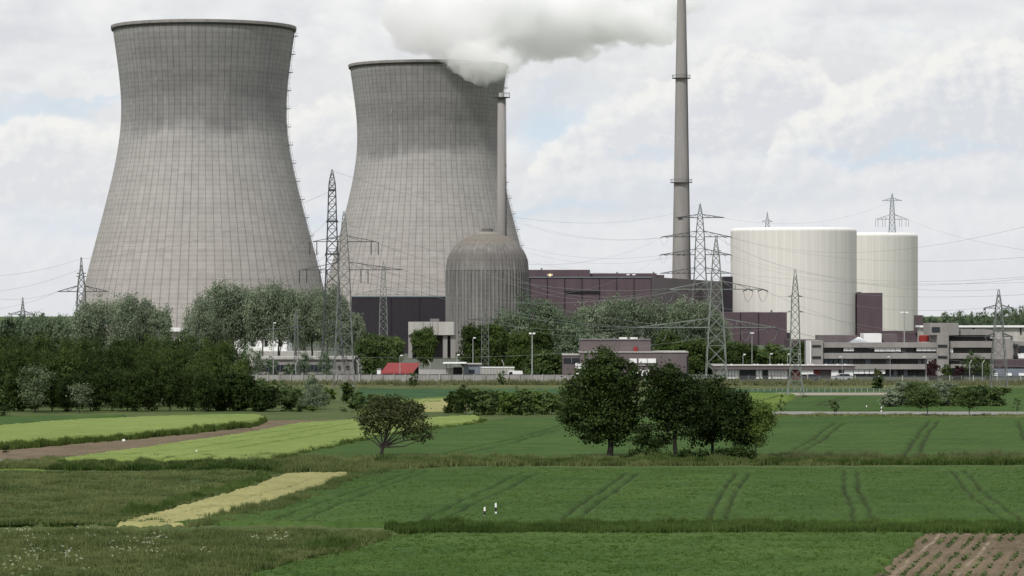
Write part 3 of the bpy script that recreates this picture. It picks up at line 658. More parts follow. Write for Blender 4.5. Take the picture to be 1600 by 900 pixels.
# ------------------------------------------------------------------ chimneys
def chimney(label, d, cx0, top_px, pts, rings, crown=False):
    x = X(cx0, d); t = thing('chimney', label, 'chimney', (x, d, 0))
    prof = [(r/F*d, Z(y, d)) for y, r in pts]
    rt, zt = prof[-1]; prof += [(rt-.4, zt), (rt-.4, zt-3)]
    MB().lathe((x, d), prof, 40).build('shaft', MT['concrete'], t, smooth=True)
    for y, r in rings:
        z = Z(y, d); rr_ = r/F*d; n = 20; q_ = MB()
        q_.lathe((x, d), [(rr_-.1, z-.25), (rr_+1.5, z-.2), (rr_+1.5, z), (rr_-.1, z)], n)
        for k in range(n):
            a = k*2*PI/n; c_, s_ = math.cos(a), math.sin(a)
            q_.bar((x+c_*(rr_+1.4), d+s_*(rr_+1.4), z), (x+c_*(rr_+1.4), d+s_*(rr_+1.4), z+1.3), .1)
            a2 = a+2*PI/n; q_.bar((x+c_*(rr_+1.4), d+s_*(rr_+1.4), z+1.3), (x+math.cos(a2)*(rr_+1.4), d+math.sin(a2)*(rr_+1.4), z+1.3), .1)
        q_.build('platform', MT['steel_dark'], t)
    q_ = MB(); a = -.35
    for (r0, z0), (r1, z1) in zip(prof[:len(pts)-1], prof[1:len(pts)]):
        for da in (-.06, .06):
            q_.bar((x+math.cos(a+da)*(r0+.25), d+math.sin(a+da)*(r0+.25), z0), (x+math.cos(a+da)*(r1+.25), d+math.sin(a+da)*(r1+.25), z1), .16)
    q_.build('ladder', MT['steel_dark'], t)
    return t
tc_ = chimney('tallest concrete chimney, tapering past the top of the view with two ring platforms', 1420, 1064.5, -120, [(540, 15.6), (435, 14.3), (285, 11.6), (122, 9), (0, 6.4), (-110, 4.6)], [(285, 11.6), (122, 9)])
MB().pb(1059, 1066, 339, 341, 1420-4, .6).build('nameplate', MT['black'], tc_)
tc_ = chimney('slim concrete chimney standing behind the ribbed dome', 1050, 783.5, 148, [(556, 7.6), (365, 7.2), (152, 5.9)], [(152, 5.9)])
x = X(783.5, 1050); MB().lathe((x, 1050), [(.9, Z(152, 1050)), (.9, Z(145, 1050)), (.7, Z(145, 1050)), (.7, Z(152, 1050))], 16).build('flue', MT['concrete_l'], tc_)

# ------------------------------------------------------------------ ribbed dome
def domem():
    m, b, o = newmat('dome concrete'); v = ocoord(); s = N('ShaderNodeSeparateXYZ'); put(s.inputs[0], v); z = s.outputs[2]
    ang = M_('ARCTAN2', s.outputs[0], s.outputs[1])
    nb = noise(v, .12, 6, .6); ns = noise(VM('MULTIPLY', v, (1, 1, .1)), .9, 4, .65)
    w = N('ShaderNodeTexWhiteNoise', noise_dimensions='1D'); put(w.inputs['W'], M_('FLOOR', M_('MULTIPLY', ang, 66/(2*PI))))
    c = mixc(M_('ADD', lin(ns, .3, .7, 0, .7), lin(w.outputs[0], 0, 1, 0, .3)), (.09, .086, .082), (.245, .235, .22))
    nz = M_('ADD', z, M_('MULTIPLY', M_('SUBTRACT', nb, .5), 3))
    c = mixc(M_('MULTIPLY', smooth(nz, 31.5, 35.5), .8), c, (.165, .145, .115))
    c = mixc(M_('MULTIPLY', smooth(M_('ABSOLUTE', M_('SUBTRACT', nz, 29.5)), 2.6, .5), .65), c, (.12, .108, .10))
    c = mixc(M_('MULTIPLY', smooth(z, 36.2, 36.7), .7), c, (.26, .245, .21))
    fr = M_('PINGPONG', M_('DIVIDE', z, 1.5), .5); c = shade(c, smooth(fr, .0, .09, .8, 1))
    put(b.inputs['Base Color'], c); b.inputs['Roughness'].default_value = .9
    return m
d = 1000.0; x = X(761.5, d); t = thing('reactor_dome', 'ribbed grey concrete reactor building with a domed stained top', 'reactor building', (x, d, 0))
zs = Z(417, d); r0 = 64/F*d; hz = 54/F*d
def rib(an, r, z): return np.where(np.mod(an*66/(2*PI), 1) < .5, .28, -.12)
n = 66*6
MB().lathe((x, d), [(r0, 0), (r0, zs*.5), (r0, zs-1.0)], n, mod=rib).build('ribbed_wall', domem(), t)
dm_ = bpy.data.materials['dome concrete']
pr = [(r0+.1, zs-1.05)]+[(r0*math.cos(a), zs+hz*math.sin(a)) for a in np.linspace(.02, PI/2-.27, 14)]
pr += [(pr[-1][0]-.3, pr[-1][1]+.35), (1.8, pr[-1][1]+.55), (.02, pr[-1][1]+.6)]
def rib2(an, r, z): return np.where(np.mod(an*66/(2*PI), 1) < .5, .05, -.05) if z < zs+hz*.8 and r > 3 else 0*an
MB().lathe((x, d), pr, n, mod=rib2).build('dome', dm_, t)
q_ = MB(); q_.lathe((x, d), [(1.7, pr[-1][1]-.3), (1.7, pr[-1][1]+.9), (.02, pr[-1][1]+1)], 20); q_.build('cap', MT['concrete_d'], t)

# ------------------------------------------------------------------ big plant buildings
t = thing('turbine_hall', 'dark violet windowless hall between the cooling tower and the dome', 'building', (X(623, 1060), 1060, 0))
MB().pb(549, 715, 463.5, 552, 1060, 40).build('wall', MT['purple'], t)
MB().pb(548, 716, 462.3, 464.3, 1059.7, 40.6).build('parapet', MT['bluegrey'], t)
for xx in (611, 655): MB().pb(xx, xx+.8, 464.5, 552, 1059.85, .3).build('seam', MT['black'], t)
MB().pb(634, 700, 516, 552, 1045, 6).build('recess', MT['dark'], t)

t = thing('entrance_block', 'pale concrete balcony block on dark columns at the foot of the dome', 'building', (X(673, 950), 950, 0))
MB().pb(638, 709, 503, 523.5, 950, 9).build('balcony', MT['concrete_l'], t)
for xx in (661, 672, 675.5, 684): MB().pb(xx, xx+.5, 503.5, 523, 949.9, .3).build('joint', MT['concrete_d'], t)
MB().pb(672, 686, 498, 503, 953, 5).build('roof_box', MT['concrete_d'], t)
MB().pb(645, 706, 523.5, 559, 957, 6).build('wall', MT['concrete_d'], t)
for a, b_ in ((638, 644), (661, 671), (692, 699), (704, 712)): MB().pb(a, b_, 523.5, 560, 951, 5).build('column', MT['concrete'], t)
MB().pb(646, 661, 526, 560, 956.5, .6).build('gateway', MT['dark'], t)

t = thing('machine_hall', 'long brown clad hall stepping away from the dome to the white reactor', 'building', (X(960, 1250), 1250, 0))
MB().pb(815, 1018, 433, 540, 1250, 60).build('wall', MT['brown'], t)
dA, dB = 1250.0, 1500.0; a = np.array([X(1018, dA), dA]); b_ = np.array([X(1139, dB), dB])
zt = Z(432.6, dA)
v = [(a[0], a[1], 0), (b_[0], b_[1], 0), (b_[0], b_[1]+60, 0), (a[0], a[1]+70, 0)]
v = v+[(p[0], p[1], zt) for p in v]
MB().add(v, [(0, 1, 5, 4), (1, 2, 6, 5), (2, 3, 7, 6), (3, 0, 4, 7), (4, 5, 6, 7)]).build('side_wall', MT['brown'], t)
MB().pb(815, 1018.6, 432.4, 433.9, 1249.6, .8).build('roof_edge', MT['bluegrey'], t)
for k in range(8): MB().pb(828+27.1*k-.5, 828+27.1*k+.5, 434, 540, 1249.75, .5).build('wall_seam', MT['black'], t)
MB().pb(882, 937, 454.5, 457.5, 1249.4, .7).build('louvre', MT['black'], t)
for x0, x1, y0, dd in ((812, 922, 421.5, 1285), (900, 1026, 427, 1290), (1012, 1038, 429.5, 1296)):
    MB().pb(x0, x1, y0, 436, dd, 20).build('roof_storey', MT['brown'], t)
MB().pb(855, 864, 428, 431, 1283, 1.5).build('roof_hatch', MT['concrete_l'], t)
MB().pb(858, 861, 428, 431.5, 1282, .6).build('warning_lamp', MT['lamp'], t)
for x0 in (845, 901, 963, 1020): MB().pb(x0, x0+2.5, 418.8 if x0 < 900 else 424.8, 436, 1292, 1).build('vent', MT['steel'], t)
for x0 in (979, 988): MB().pb(x0, x0+5, 428, 430, 1288, 1).build('skylight', MT['white'], t)
MB().pb(1131, 1146, 432, 515, 1395, 20).build('stair_shaft', MT['purple'], t)

def cylm():
    m, b, o = newmat('white reactor cladding'); v = ocoord(); s = N('ShaderNodeSeparateXYZ'); put(s.inputs[0], v)
    ang = M_('ARCTAN2', s.outputs[0], s.outputs[1]); u = M_('MULTIPLY', ang, 54/(2*PI)); fr = M_('ABSOLUTE', M_('SUBTRACT', u, M_('ROUND', u)))
    u2 = M_('MULTIPLY', ang, 54*6/(2*PI)); fr2 = M_('ABSOLUTE', M_('SUBTRACT', u2, M_('ROUND', u2)))
    seam = smooth(fr, .03, .08, 1, 0)
    w = N('ShaderNodeTexWhiteNoise', noise_dimensions='1D'); put(w.inputs['W'], M_('FLOOR', M_('ADD', u, .5)))
    ns = noise(VM('MULTIPLY', v, (1, 1, .08)), .25, 4, .6)
    f = M_('MULTIPLY', lin(w.outputs[0], 0, 1, .975, 1.02), lin(ns, .3, .7, .93, 1.05))
    c = shade((.645, .628, .58), f); c = mixc(M_('MULTIPLY', seam, .5), c, (.78, .76, .71)); c = mixc(M_('MULTIPLY', smooth(s.outputs[2], 46.0, 47.4), .8), c, (.8, .8, .76))
    put(b.inputs['Base Color'], c); b.inputs['Roughness'].default_value = .6; bump(b, fr2, .5, .3)
    return m
wm = cylm()
def reactor(label, cx, d, r, ytop):
    x = X(cx, d); t = thing('reactor_building', label, 'reactor building', (x, d, 0), 'white cylindrical reactor buildings')
    zt = Z(ytop, d); rr_ = r/F*d
    pr = [(rr_, 0), (rr_, zt-2.6)]+[(rr_-1.5+1.5*math.cos(a), zt-1.5+1.5*math.sin(a)) for a in np.linspace(0, PI/2, 6)]
    MB().lathe((x, d), pr+[(rr_-3, zt), (.05, zt+.6)], 180).build('wall', wm, t, smooth=False)
    return t
reactor('larger looking front white cylindrical reactor building', 1240, 1400, 98.2, 357)
reactor('rear white cylindrical reactor building, partly hidden at the right of the front one', 1343.5, 1522, 90, 365)

t = thing('annex_building', 'brown clad annex at the left foot of the front white reactor', 'building', (X(1185, 1290), 1290, 0))
MB().pb(1130, 1229.5, 488, 545, 1290, 60).build('wall', MT['brown'], t)
for xx in (1156.5, 1184.7): MB().pb(xx, xx+1, 488.4, 545, 1289.8, .5).build('seam', MT['black'], t)
MB().pb(1204, 1207, 484.5, 489, 1292, .6).build('vent', MT['steel'], t); MB().pb(1229.5, 1236, 520, 545, 1295, 20).build('lower_wall', MT['concrete_d'], t)
t = thing('lock_tower', 'tall brown block set between the two white reactor buildings', 'building', (X(1359, 1372), 1372, 0))
MB().pb(1339, 1379, 457.5, 540, 1391, 60).build('wall', MT['brown'], t); MB().pb(1340, 1346, 456, 457.6, 1394, 2).build('vent', MT['steel'], t)
t = thing('plant_base_building', 'low brown hall running along the foot of the white reactors', 'building', (X(1390, 1200), 1200, 0))
MB().pb(1236, 1345, 531, 548, 1210, 30).build('west_wall', MT['brown'], t); MB().pb(1380, 1455, 517, 546, 1200, 8).build('wall', MT['brown'], t)
MB().pb(1434, 1442, 492.5, 520, 1190, 12).build('shaft', MT['brown'], t)
t = thing('warehouse', 'long pale flat warehouse with a white roof behind the office block', 'building', (X(1560, 900), 900, 0))
MB().pb(1440, 1680, 511.5, 540, 900, 9).build('wall', MT['concrete_l'], t); MB().pb(1438, 1680, 508.8, 511.5, 899, 11).build('roof', MT['white'], t)
for xx in (1594, 1520): MB().pb(xx, xx+2, 512, 522, 899.7, .5).build('door', MT['dark'], t)
t = thing('tower_foot_building', 'low white building showing beneath the left cooling tower', 'building', (X(281, 1400), 1400, 0))
MB().pb(262, 298, 518, 534, 1400, 20).build('wall', MT['concrete_l'], t); MB().pb(260, 300, 512.5, 518, 1398, 24).build('roof', MT['white'], t)
t = thing('filter_building', 'white walled building seen between the poplar trunks', 'building', (X(420, 820), 820, 0))
MB().pb(366, 448, 515, 573, 820, 20).build('wall', MT['white'], t)
for k, xx in enumerate((392, 413, 436)): MB().pb(xx, xx+5, 528, 541, 819.8, .5).build('window', MT['glass'], t)
MB().pb(366, 505, 549, 573, 812, 8).build('plinth', MT['concrete_l'], t)
t = thing('depot_building', 'long low concrete depot with dark window band behind the wall at left', 'building', (X(480, 700), 700, 0))
MB().pb(395, 553, 559, 589, 700.5, 16).build('wall', MT['concrete'], t); MB().pb(394, 554, 558, 561.5, 700, 17).build('roof_edge', MT['concrete_l'], t)
MB().pb(400, 512, 570, 579, 700.2, .6).build('window_band', MT['glass'], t)
for k in range(19): MB().pb(402+k*5.9, 402.6+k*5.9, 570, 579, 700.05, .5).build('mullion', MT['bluegrey'], t)
MB().pb(528, 532, 572, 576, 700.2, .6).build('window', MT['glass'], t); MB().pb(540, 546, 572, 576, 700.2, .6).build('window', MT['glass'], t)

# middle brown service building
t = thing('service_building', 'stepped brown service building behind the dark roadside trees', 'building', (X(977, 690), 690, 0))
MB().pb(906, 1075.5, 550.6, 588, 690, 16).build('wall', MT['brown_l'], t); MB().pb(905.5, 1076, 549.4, 551, 689.8, 16.4).build('parapet', MT['concrete_l'], t)
MB().pb(906.6, 1017, 531.2, 550, 693, 12).build('upper_storey', MT['brown_l'], t); MB().pb(906, 1017.5, 530, 531.4, 692.8, 12.4).build('parapet', MT['concrete_d'], t)
MB().pb(879, 905.5, 555, 588, 691, 14).build('wing', MT['brown_l'], t); MB().pb(878.5, 905.5, 553.8, 555.2, 690.8, 14).build('parapet', MT['concrete_l'], t)
w_ = MB().pb(880.5, 905, 559.5, 567.5, 690.85, .5).build('window', MT['glass'], t); MB().pb(892.5, 893.7, 559.5, 567.5, 690.7, .4).build('frame', MT['concrete_d'], w_)
MB().pb(899, 918, 567.5, 585, 689.85, .4).build('door', MT['white'], t)
for a, b_, c_, e in ((983, 995, 560.3, 567.2), (997, 1025.5, 560.3, 567.2), (1000, 1017, 577.5, 587), (985, 997, 577.5, 587)):
    w_ = MB().pb(a, b_, c_, e, 689.8, .5).build('window', MT['blind'], t)
    q_ = MB()
    for k in range(int((b_-a)//14)+1): q_.pb(a+k*14, a+k*14+.5, c_, e, 689.65, .2)
    q_.build('frame', MT['concrete_d'], w_)
MB().pb(907, 1026, 570.2, 571.2, 689.7, .4).build('ledge', MT['concrete_l'], t)
MB().pb(990, 996, 541.3, 549.6, 692.7, .4).build('door', MT['redp'], t)
for a, b_ in ((968, 980), (985, 996)): MB().pb(a, b_, 527.3, 530.3, 696, 4).build('skylight', MT['white'], t)
for a, b_ in ((958, 961), (941, 944), (1003, 1006)): MB().pb(a, b_, 526.5, 530.3, 697, 2).build('vent', MT['steel'], t)
MB().pb(1073, 1076, 556, 588, 689.9, .3).build('return_shade', MT['black'], t)  # added black strip, painted as the shade on the end return

# gatehouse range in front of the offices
t = thing('gatehouse', 'long low brown roofed gatehouse with white panels behind the fence', 'building', (X(1225, 672), 672, 0))
MB().pb(1117, 1334, 577, 593.5, 673.5, 9).build('wall', MT['brown_l'], t); MB().pb(1116, 1336, 571.6, 577.4, 672, 12).build('roof', MT['brown_l'], t); MB().pb(1115.5, 1336.5, 570.8, 571.8, 671.8, 12.4).build('roof_edge', MT['concrete_l'], t)
for a, b_ in ((1118, 1155), (1181, 1191), (1200, 1231)):
    w_ = MB().pb(a, b_, 578, 592, 673.2, .5).build('panel', MT['white'], t); q_ = MB()
    for k in range(int((b_-a)//5)+1): q_.pb(a+k*5, a+k*5+.35, 578, 592, 673.1, .2)
    q_.build('joint', MT['concrete_d'], w_)
for a, b_ in ((1156, 1180), (1192, 1199)): MB().pb(a, b_, 578, 592, 673.3, .4).build('doorway', MT['glass'], t)
MB().pb(1239, 1249, 578, 592, 673.3, .4).build('door', MT['redp'], t); MB().pb(1272, 1280, 578, 592, 673.3, .4).build('door', MT['redp'], t)
for a, b_, c_ in ((1252, 1271, 585), (1299, 1310, 588), (1319, 1333, 588)): MB().pb(a, b_, 577.6, c_, 672.5, .7).build('awning', MT['white'], t)
for a in (1142, 1178, 1183, 1203, 1216, 1221, 1232, 1250, 1262, 1269, 1290, 1308, 1320): MB().pb(a, a+2.4, 568.9, 571, 676, 2).build('roof_vent', MT['white'], t)

# office complex
t = thing('office_building', 'long grey concrete office block with dark window bands at the right', 'building', (X(1380, 700), 700, 0))
MB().pb(1286, 1600, 543, 589, 703, 14).build('core', MT['concrete_d'], t)
MB().pb(1267.4, 1286, 532, 589, 699.5, 16).build('stair_tower', MT['concrete'], t); MB().pb(1265.8, 1267.4, 533, 570, 699.6, 10).build('end_wall', MT['white'], t)
for y0, y1 in ((539, 542), (556.5, 560)): MB().pb(1269, 1282.5, y0, y1, 699.3, .5).build('window', MT['glass'], t)
for k, (y0, y1, x1) in enumerate(((535.2, 543, 1464.5), (551.6, 560.4, 1464.5), (569, 577, 1446))): MB().pb(1286, x1, y0, y1, 700, 3).build('parapet', MT['concrete'], t)
def band(x0, x1, y0, y1, step, blinds=(), lit=()):
    w_ = MB().pb(x0, x1, y0, y1, 702.2, .6).build('window_band', MT['glass'], t); q_ = MB(); k = x0
    while k < x1: q_.pb(k, k+.5, y0, y1, 701.95, .2); k += step
    q_.pb(x0, x1, (y0+y1)/2+1.2, (y0+y1)/2+1.6, 701.96, .2); q_.build('mullions', MT['concrete_d'], w_)
    for a, b2, e in blinds: MB().pb(a, b2, y0+.3, e, 700.5, .15).build('blind', MT['blind'], w_)
    for a, b2 in lit: MB().pb(a, b2, y0+1, y1, 701.8, .1).build('blind', MT['bluegrey'], w_)
band(1286, 1464.5, 543, 551.6, 7.2, [(1318, 1325.5, 548.5), (1326, 1334, 548.5), (1366.5, 1374, 549), (1374.5, 1382.5, 549), (1383, 1391, 549), (1391.5, 1399, 549), (1399.5, 1407.5, 549), (1432, 1440, 548.5), (1440.5, 1448, 548.5), (1448.5, 1456, 548.5), (1456.5, 1464, 548.5)], [(1409, 1415)])
band(1286, 1464.5, 560.4, 569, 7.2, [(1449, 1460, 568)], [(1288, 1294), (1295, 1301), (1303, 1309), (1311, 1318), (1319, 1325), (1326, 1333), (1352, 1360), (1384, 1391), (1434, 1440), (1442, 1447)])
band(1286, 1446, 577, 589, 7.2, [(1334, 1341.5, 584), (1342, 1350, 584), (1351, 1358, 584), (1359, 1366, 584), (1367, 1375, 584), (1376, 1383, 584)], [(1396, 1402), (1412, 1418)])
MB().pb(1464.5, 1482.5, 522.7, 589, 699, 14).build('stair_tower', MT['concrete'], t)
for y0, y1 in ((538.5, 542.3), (555.8, 559.6)): MB().pb(1465.5, 1480, y0, y1, 698.8, .4).build('window', MT['glass'], t)
for y0, y1 in ((533, 543), (551.8, 560.4), (569, 575)): MB().pb(1482.5, 1554, y0, y1, 700, 3).build('parapet', MT['concrete'], t)
band(1482.5, 1554, 543, 551.8, 3.6, [(1484, 1489, 551)]); band(1482.5, 1554, 560.4, 569, 3.6); band(1482.5, 1554, 575, 589, 4.5)
MB().pb(1481, 1547, 523.6, 533, 702, 10).build('recessed_storey', MT['purple'], t); MB().pb(1482.6, 1551, 515.6, 523.6, 700.5, 13).build('roof_slab', MT['concrete'], t)
MB().pb(1453.6, 1498, 505, 523.6, 699.4, 12).build('plant_room', MT['concrete'], t); MB().pb(1456, 1468.5, 511, 518.5, 699.2, .4).build('window', MT['glass'], t)
MB().pb(1554, 1583.5, 529.5, 589, 699.7, 13).build('end_tower', MT['concrete'], t); MB().pb(1583.5, 1680, 533.5, 560.5, 701, 12).build('east_wing', MT['concrete'], t)
for y0, y1 in ((538, 542.5), (555, 559)): MB().pb(1583, 1591, y0, y1, 699.4, 2).build('window', MT['glass'], t)
MB().pb(1592, 1680, 540, 552, 700.8, .4).build('window', MT['glass'], t); MB().pb(1590, 1680, 552, 560, 700.6, .4).build('panel', MT['white'], t)
MB().pb(1555, 1680, 561, 574, 698, 10).build('canopy_roof', MT['brown'], t); MB().pb(1547, 1680, 576, 589, 697.5, 8).build('shopfront', MT['bluegrey'], t)
for a in (1550, 1572, 1592): MB().pb(a, a+9, 583, 587, 697.3, .4).build('panel', MT['blind'], t)
MB().pb(1279, 1339, 523.8, 536, 712, 8).build('roof_storey', MT['brown_l'], t); MB().pb(1378, 1402, 522, 536, 712.5, 8).build('roof_storey', MT['brown_l'], t)
MB().pb(1350, 1377.5, 521.2, 536, 710, 8).build('roof_house', MT['white'], t)
q_ = MB(); z0, z1 = Z(535, 709), Z(526.5, 709)
A_ = [(X(1327, 709), 706, z0), (X(1356, 709), 706, z0), (X(1356, 709), 714, z0), (X(1327, 709), 714, z0), (X(1342, 709), 710, z1)]
sk = MB().add(A_, [(0, 1, 4), (1, 2, 4), (2, 3, 4), (3, 0, 4)]).build('rooflight', MT['bluegrey'], t)
for k in range(9):
    f_ = k/8; p = np.array(A_[0])*(1-f_)+np.array(A_[1])*f_; q_.bar(p, np.array(A_[4])+(p-np.array(A_[4]))*.05, .12)
q_.bar(A_[0], A_[1], .16); q_.build('glazing_bars', MT['white'], sk)
x, y = X(1446, 715), 715
q_ = MB().lathe((x, y), [(1.45, Z(534, 715)), (1.45, Z(524.5, 715)), (1.3, Z(523.6, 715)), (.02, Z(523.2, 715))], 24).build('storage_tank', MT['redp'], None, loc=(x, y, Z(536, 715)))
tag(q_, 'red cylindrical tank on the office roof', 'tank')

# red roofed shed, canopy, container, trailer, wall pieces
dd = 668; t = thing('shed', 'open shed with a sloping red tin roof behind the perimeter wall', 'shed', (X(625, dd), dd, 0))
q_ = MB(); a = [(X(595, dd), dd, Z(583, dd)), (X(645, dd), dd, Z(583, dd)), (X(654.5, dd), dd+9, Z(568.3, dd)), (X(604, dd), dd+9, Z(568.3, dd))]
q_.add(a+[(p[0], p[1], p[2]-.15) for p in a], [(0, 1, 2, 3), (7, 6, 5, 4), (0, 4, 5, 1), (1, 5, 6, 2), (2, 6, 7, 3), (3, 7, 4, 0)]); q_.build('roof', MT['red'], t)
q_ = MB(); 
for k in range(17):
    f_ = k/16; p = np.array(a[0])*(1-f_)+np.array(a[1])*f_; r_ = np.array(a[3])*(1-f_)+np.array(a[2])*f_; q_.bar(p+(0, 0, .05), r_+(0, 0, .05), .09)
q_.build('roof_ribs', MT['red'], t)
for f_ in (.03, .35, .65, .97):
    p = np.array(a[0])*(1-f_)+np.array(a[1])*f_; MB().bar((p[0], p[1]+.2, 0), p-(0, -.2, .1), .22).build('post', MT['steel_dark'], t)
MB().box((X(597, dd), dd+8.6, 0), (X(652, dd), dd+8.9, Z(570, dd)-.6)).build('back_wall', MT['dark'], t)
t = thing('kiosk', 'small white kiosk left of the red roofed shed', 'kiosk', (X(592, 669), 669, 0)); MB().pb(589, 595, 576.5, 594, 669, 3).build('wall', MT['white'], t); MB().pb(588.5, 595.5, 575.8, 576.6, 668.8, 3.4).build('roof', MT['concrete_d'], t)
t = thing('yard_wall', 'plain concrete yard wall between the red shed and the canopy', 'wall', (X(680, 664), 664, 0)); MB().pb(654.5, 708, 576, 593, 664, .4).build('panel', MT['concrete_l'], t); MB().pb(654.5, 708, 575.4, 576.1, 663.9, .6).build('coping', MT['concrete'], t)
t = thing('gate_canopy', 'flat white canopy on thin posts at the yard entrance', 'canopy', (X(710, 662), 662, 0)); MB().pb(692, 728.5, 566.6, 568.2, 660, 7).build('roof', MT['white'], t)
for a in (697, 704, 723): MB().pb(a, a+.9, 568.2, 593, 660.5, .2).build('post', MT['steel_dark'], t)
t = thing('guard_cabin', 'blue grey cabin with a pale flat roof beside the canopy', 'cabin', (X(738, 663), 663, 0)); MB().pb(725, 751, 569.4, 594, 663, 5).build('wall', MT['bluegrey'], t); MB().pb(723, 752, 568, 569.4, 662.6, 6).build('roof', MT['concrete_l'], t)
w_ = MB().pb(733, 741, 577.5, 583, 662.8, .3).build('window', MT['glass'], t); MB().pb(708, 722, 574, 593, 664, 2).build('porch', MT['dark'], t)
t = thing('storage_container', 'long cream container standing behind the wall right of the cabin', 'container', (X(777, 662), 662, 0)); MB().pb(751, 803.5, 574.6, 592, 662, 3).build('box', MT['concrete_l'], t); MB().pb(751, 804, 573.6, 574.7, 661.9, 3.2).build('roof', MT['white'], t)
for k in range(11): MB().pb(752.5+k*4.7, 753+k*4.7, 575, 592, 661.9, .2).build('rib', MT['concrete'], t)
def vehicle(name, label, cat, px0, px1, d, hgt, col, van):
    x0, x1 = X(px0, d), X(px1, d); L = x1-x0; t = thing(name, label, cat, ((x0+x1)/2, d, 0)); w = 1.8
    m = plain('paint '+label[:16], col, .3, .04, 1)
    side = [(x0, .35), (x1, .35), (x1, hgt*.55), (x1-L*.03, hgt*.97), (x0+L*.24, hgt), (x0+L*.13, hgt*.62), (x0, hgt*.5)] if van else \
           [(x0, .3), (x1, .3), (x1, hgt*.62), (x1-L*.04, hgt*.66), (x1-L*.2, hgt), (x0+L*.38, hgt), (x0+L*.25, hgt*.66), (x0, hgt*.55)]
    MB().prism(side, d, d+w).build('body', m, t)
    wn = [(x0+L*.17, hgt*.62), (x0+L*.42, hgt*.62), (x0+L*.42, hgt*.9), (x0+L*.26, hgt*.9)] if van else [(x0+L*.29, hgt*.66), (x1-L*.12, hgt*.66), (x1-L*.22, hgt*.94), (x0+L*.4, hgt*.94)]
    MB().prism(wn, d-.02, d+w+.02).build('window', MT['glass'], t)
    for a in (x0+L*.2, x1-L*.2):
        for yy in (d-.03, d+w-.2):
            an = np.arange(14)*2*PI/14; MB().prism([(a+.33*math.cos(q), .33+.33*math.sin(q)) for q in an], yy, yy+.22).build('wheel', MT['rubber'], t)
    MB().box((x0-.03, d+.2, .55), (x0+.05, d+.5, .75)).build('headlight', MT['white'], t)
vehicle('delivery_van', 'white van parked right of the cream container', 'van', 789, 817, 657, 2.15, (.7, .7, .7), True)
vehicle('parked_car', 'silver car parked behind the fence left of the office doors', 'car', 1300, 1333, 662, 1.5, (.42, .44, .46), False)
vehicle('parked_car', 'dark grey car by the gatehouse end', 'car', 1252, 1282, 658, 1.45, (.06, .065, .07), False)
# row of lights of a building behind the trees
t = thing('lit_building', 'dark building with rows of warm lamps seen through the trees', 'building', (X(876, 900), 900, 0)); MB().pb(850, 905, 530, 570, 900, 10).build('wall', MT['concrete_d'], t)
for y in (535, 542.8, 551):
    for k in range(6): 
        px = 853+k*5.2+R.uniform(0, 2); MB().pb(px, px+R.uniform(1.8, 3.4), y, y+1.3, 899.8, .3).build('lamp', MT['lamp'] if R.random() > .35 else MT['white'], t)

# ------------------------------------------------------------------ perimeter wall and fence
dd = 641.0
t = thing('perimeter_wall', 'long grey concrete panel wall with posts at the far edge of the fields', 'wall', (X(650, dd), dd, 0), None)
MB().pb(380, 905, 585.6, 599.2, dd+.12, .15).build('panel', MT['concrete_w'], t); MB().pb(380, 905, 596.4, 598, dd+.02, .2).build('plinth', MT['concrete_l'], t)
MB().pb(380, 905, 584.8, 585.8, dd+.1, .25).build('rail', MT['steel_dark'], t)
for k in range(30): MB().pb(382+k*17.9, 383.4+k*17.9, 584.6, 599.2, dd-.12, .35).build('post', MT['concrete_l'] if k % 3 else MT['concrete'], t)
t = thing('perimeter_fence', 'long grey bar fence with posts in front of the gatehouse and offices', 'fence', (X(1250, dd), dd, 0))
q_ = MB(); zt = Z(587.6, dd)
for px in np.arange(905, 1700, 1.35): q_.bar((X(px, dd), dd, .05), (X(px, dd), dd, zt), .055)
q_.build('bars', MT['steel'], t)
MB().pb(905, 1700, 587.2, 588.2, dd-.05, .12).build('rail', MT['steel_dark'], t); MB().pb(905, 1700, 596.6, 599.2, dd+.03, .14).build('plinth', MT['concrete'], t)
for k in range(43): MB().pb(910+k*18.5, 911.2+k*18.5, 586.6, 599.2, dd-.12, .3).build('post', MT['concrete_l'] if k % 2 else MT['steel'], t)
t = thing('wire_fence', 'thin low wire fence along the gravel track', 'fence', (X(1290, 573), 573, 0)); q_ = MB()
for px in np.arange(1175, 1400, 9.5): MB().bar((X(px, 573), 573, 0), (X(px, 573), 573, .75), .09).build('post', MT['pole'], t)
for z in (.35, .7): q_.bar((X(1175, 573), 573, z), (X(1398, 573), 573, z), .03)
q_.build('wires', MT['steel'], t)

# lamps and masts
def lamp(name, label, cat, px, ytop, d, heads, w=.16, grp=None):
    x = X(px, d); zt = Z(ytop, d); t = thing(name, label, cat, (x, d, 0), grp)
    MB().bar((x, d, 0), (x, d, zt), w, w*.6, n=8).build('pole', MT['pole'], t)
    for dx, wd, hh in heads:
        q_ = MB(); q_.bar((x, d, zt-.15), (x+dx, d, zt), .07).build('arm', MT['pole'], t)
        MB().box((x+dx-wd/2, d-.25, zt-.02), (x+dx+wd/2, d+.25, zt+hh)).build('lamp_head', MT['white'], t)
    return t
lamp('floodlight_mast', 'tall floodlight mast left of the stepped brown building', 'floodlight', 831.5, 522, 655, [(-.35, .5, .3), (.35, .5, .3)], .24)
lamp('floodlight_mast', 'floodlight mast standing over the office roof by the rear reactor', 'floodlight', 1413, 489, 720, [(-.5, .7, .25), (.5, .7, .25)], .3)
lamp('floodlight_mast', 'slim floodlight mast in front of the brown annex', 'floodlight', 1175, 521, 720, [(0, .9, .2)], .16)
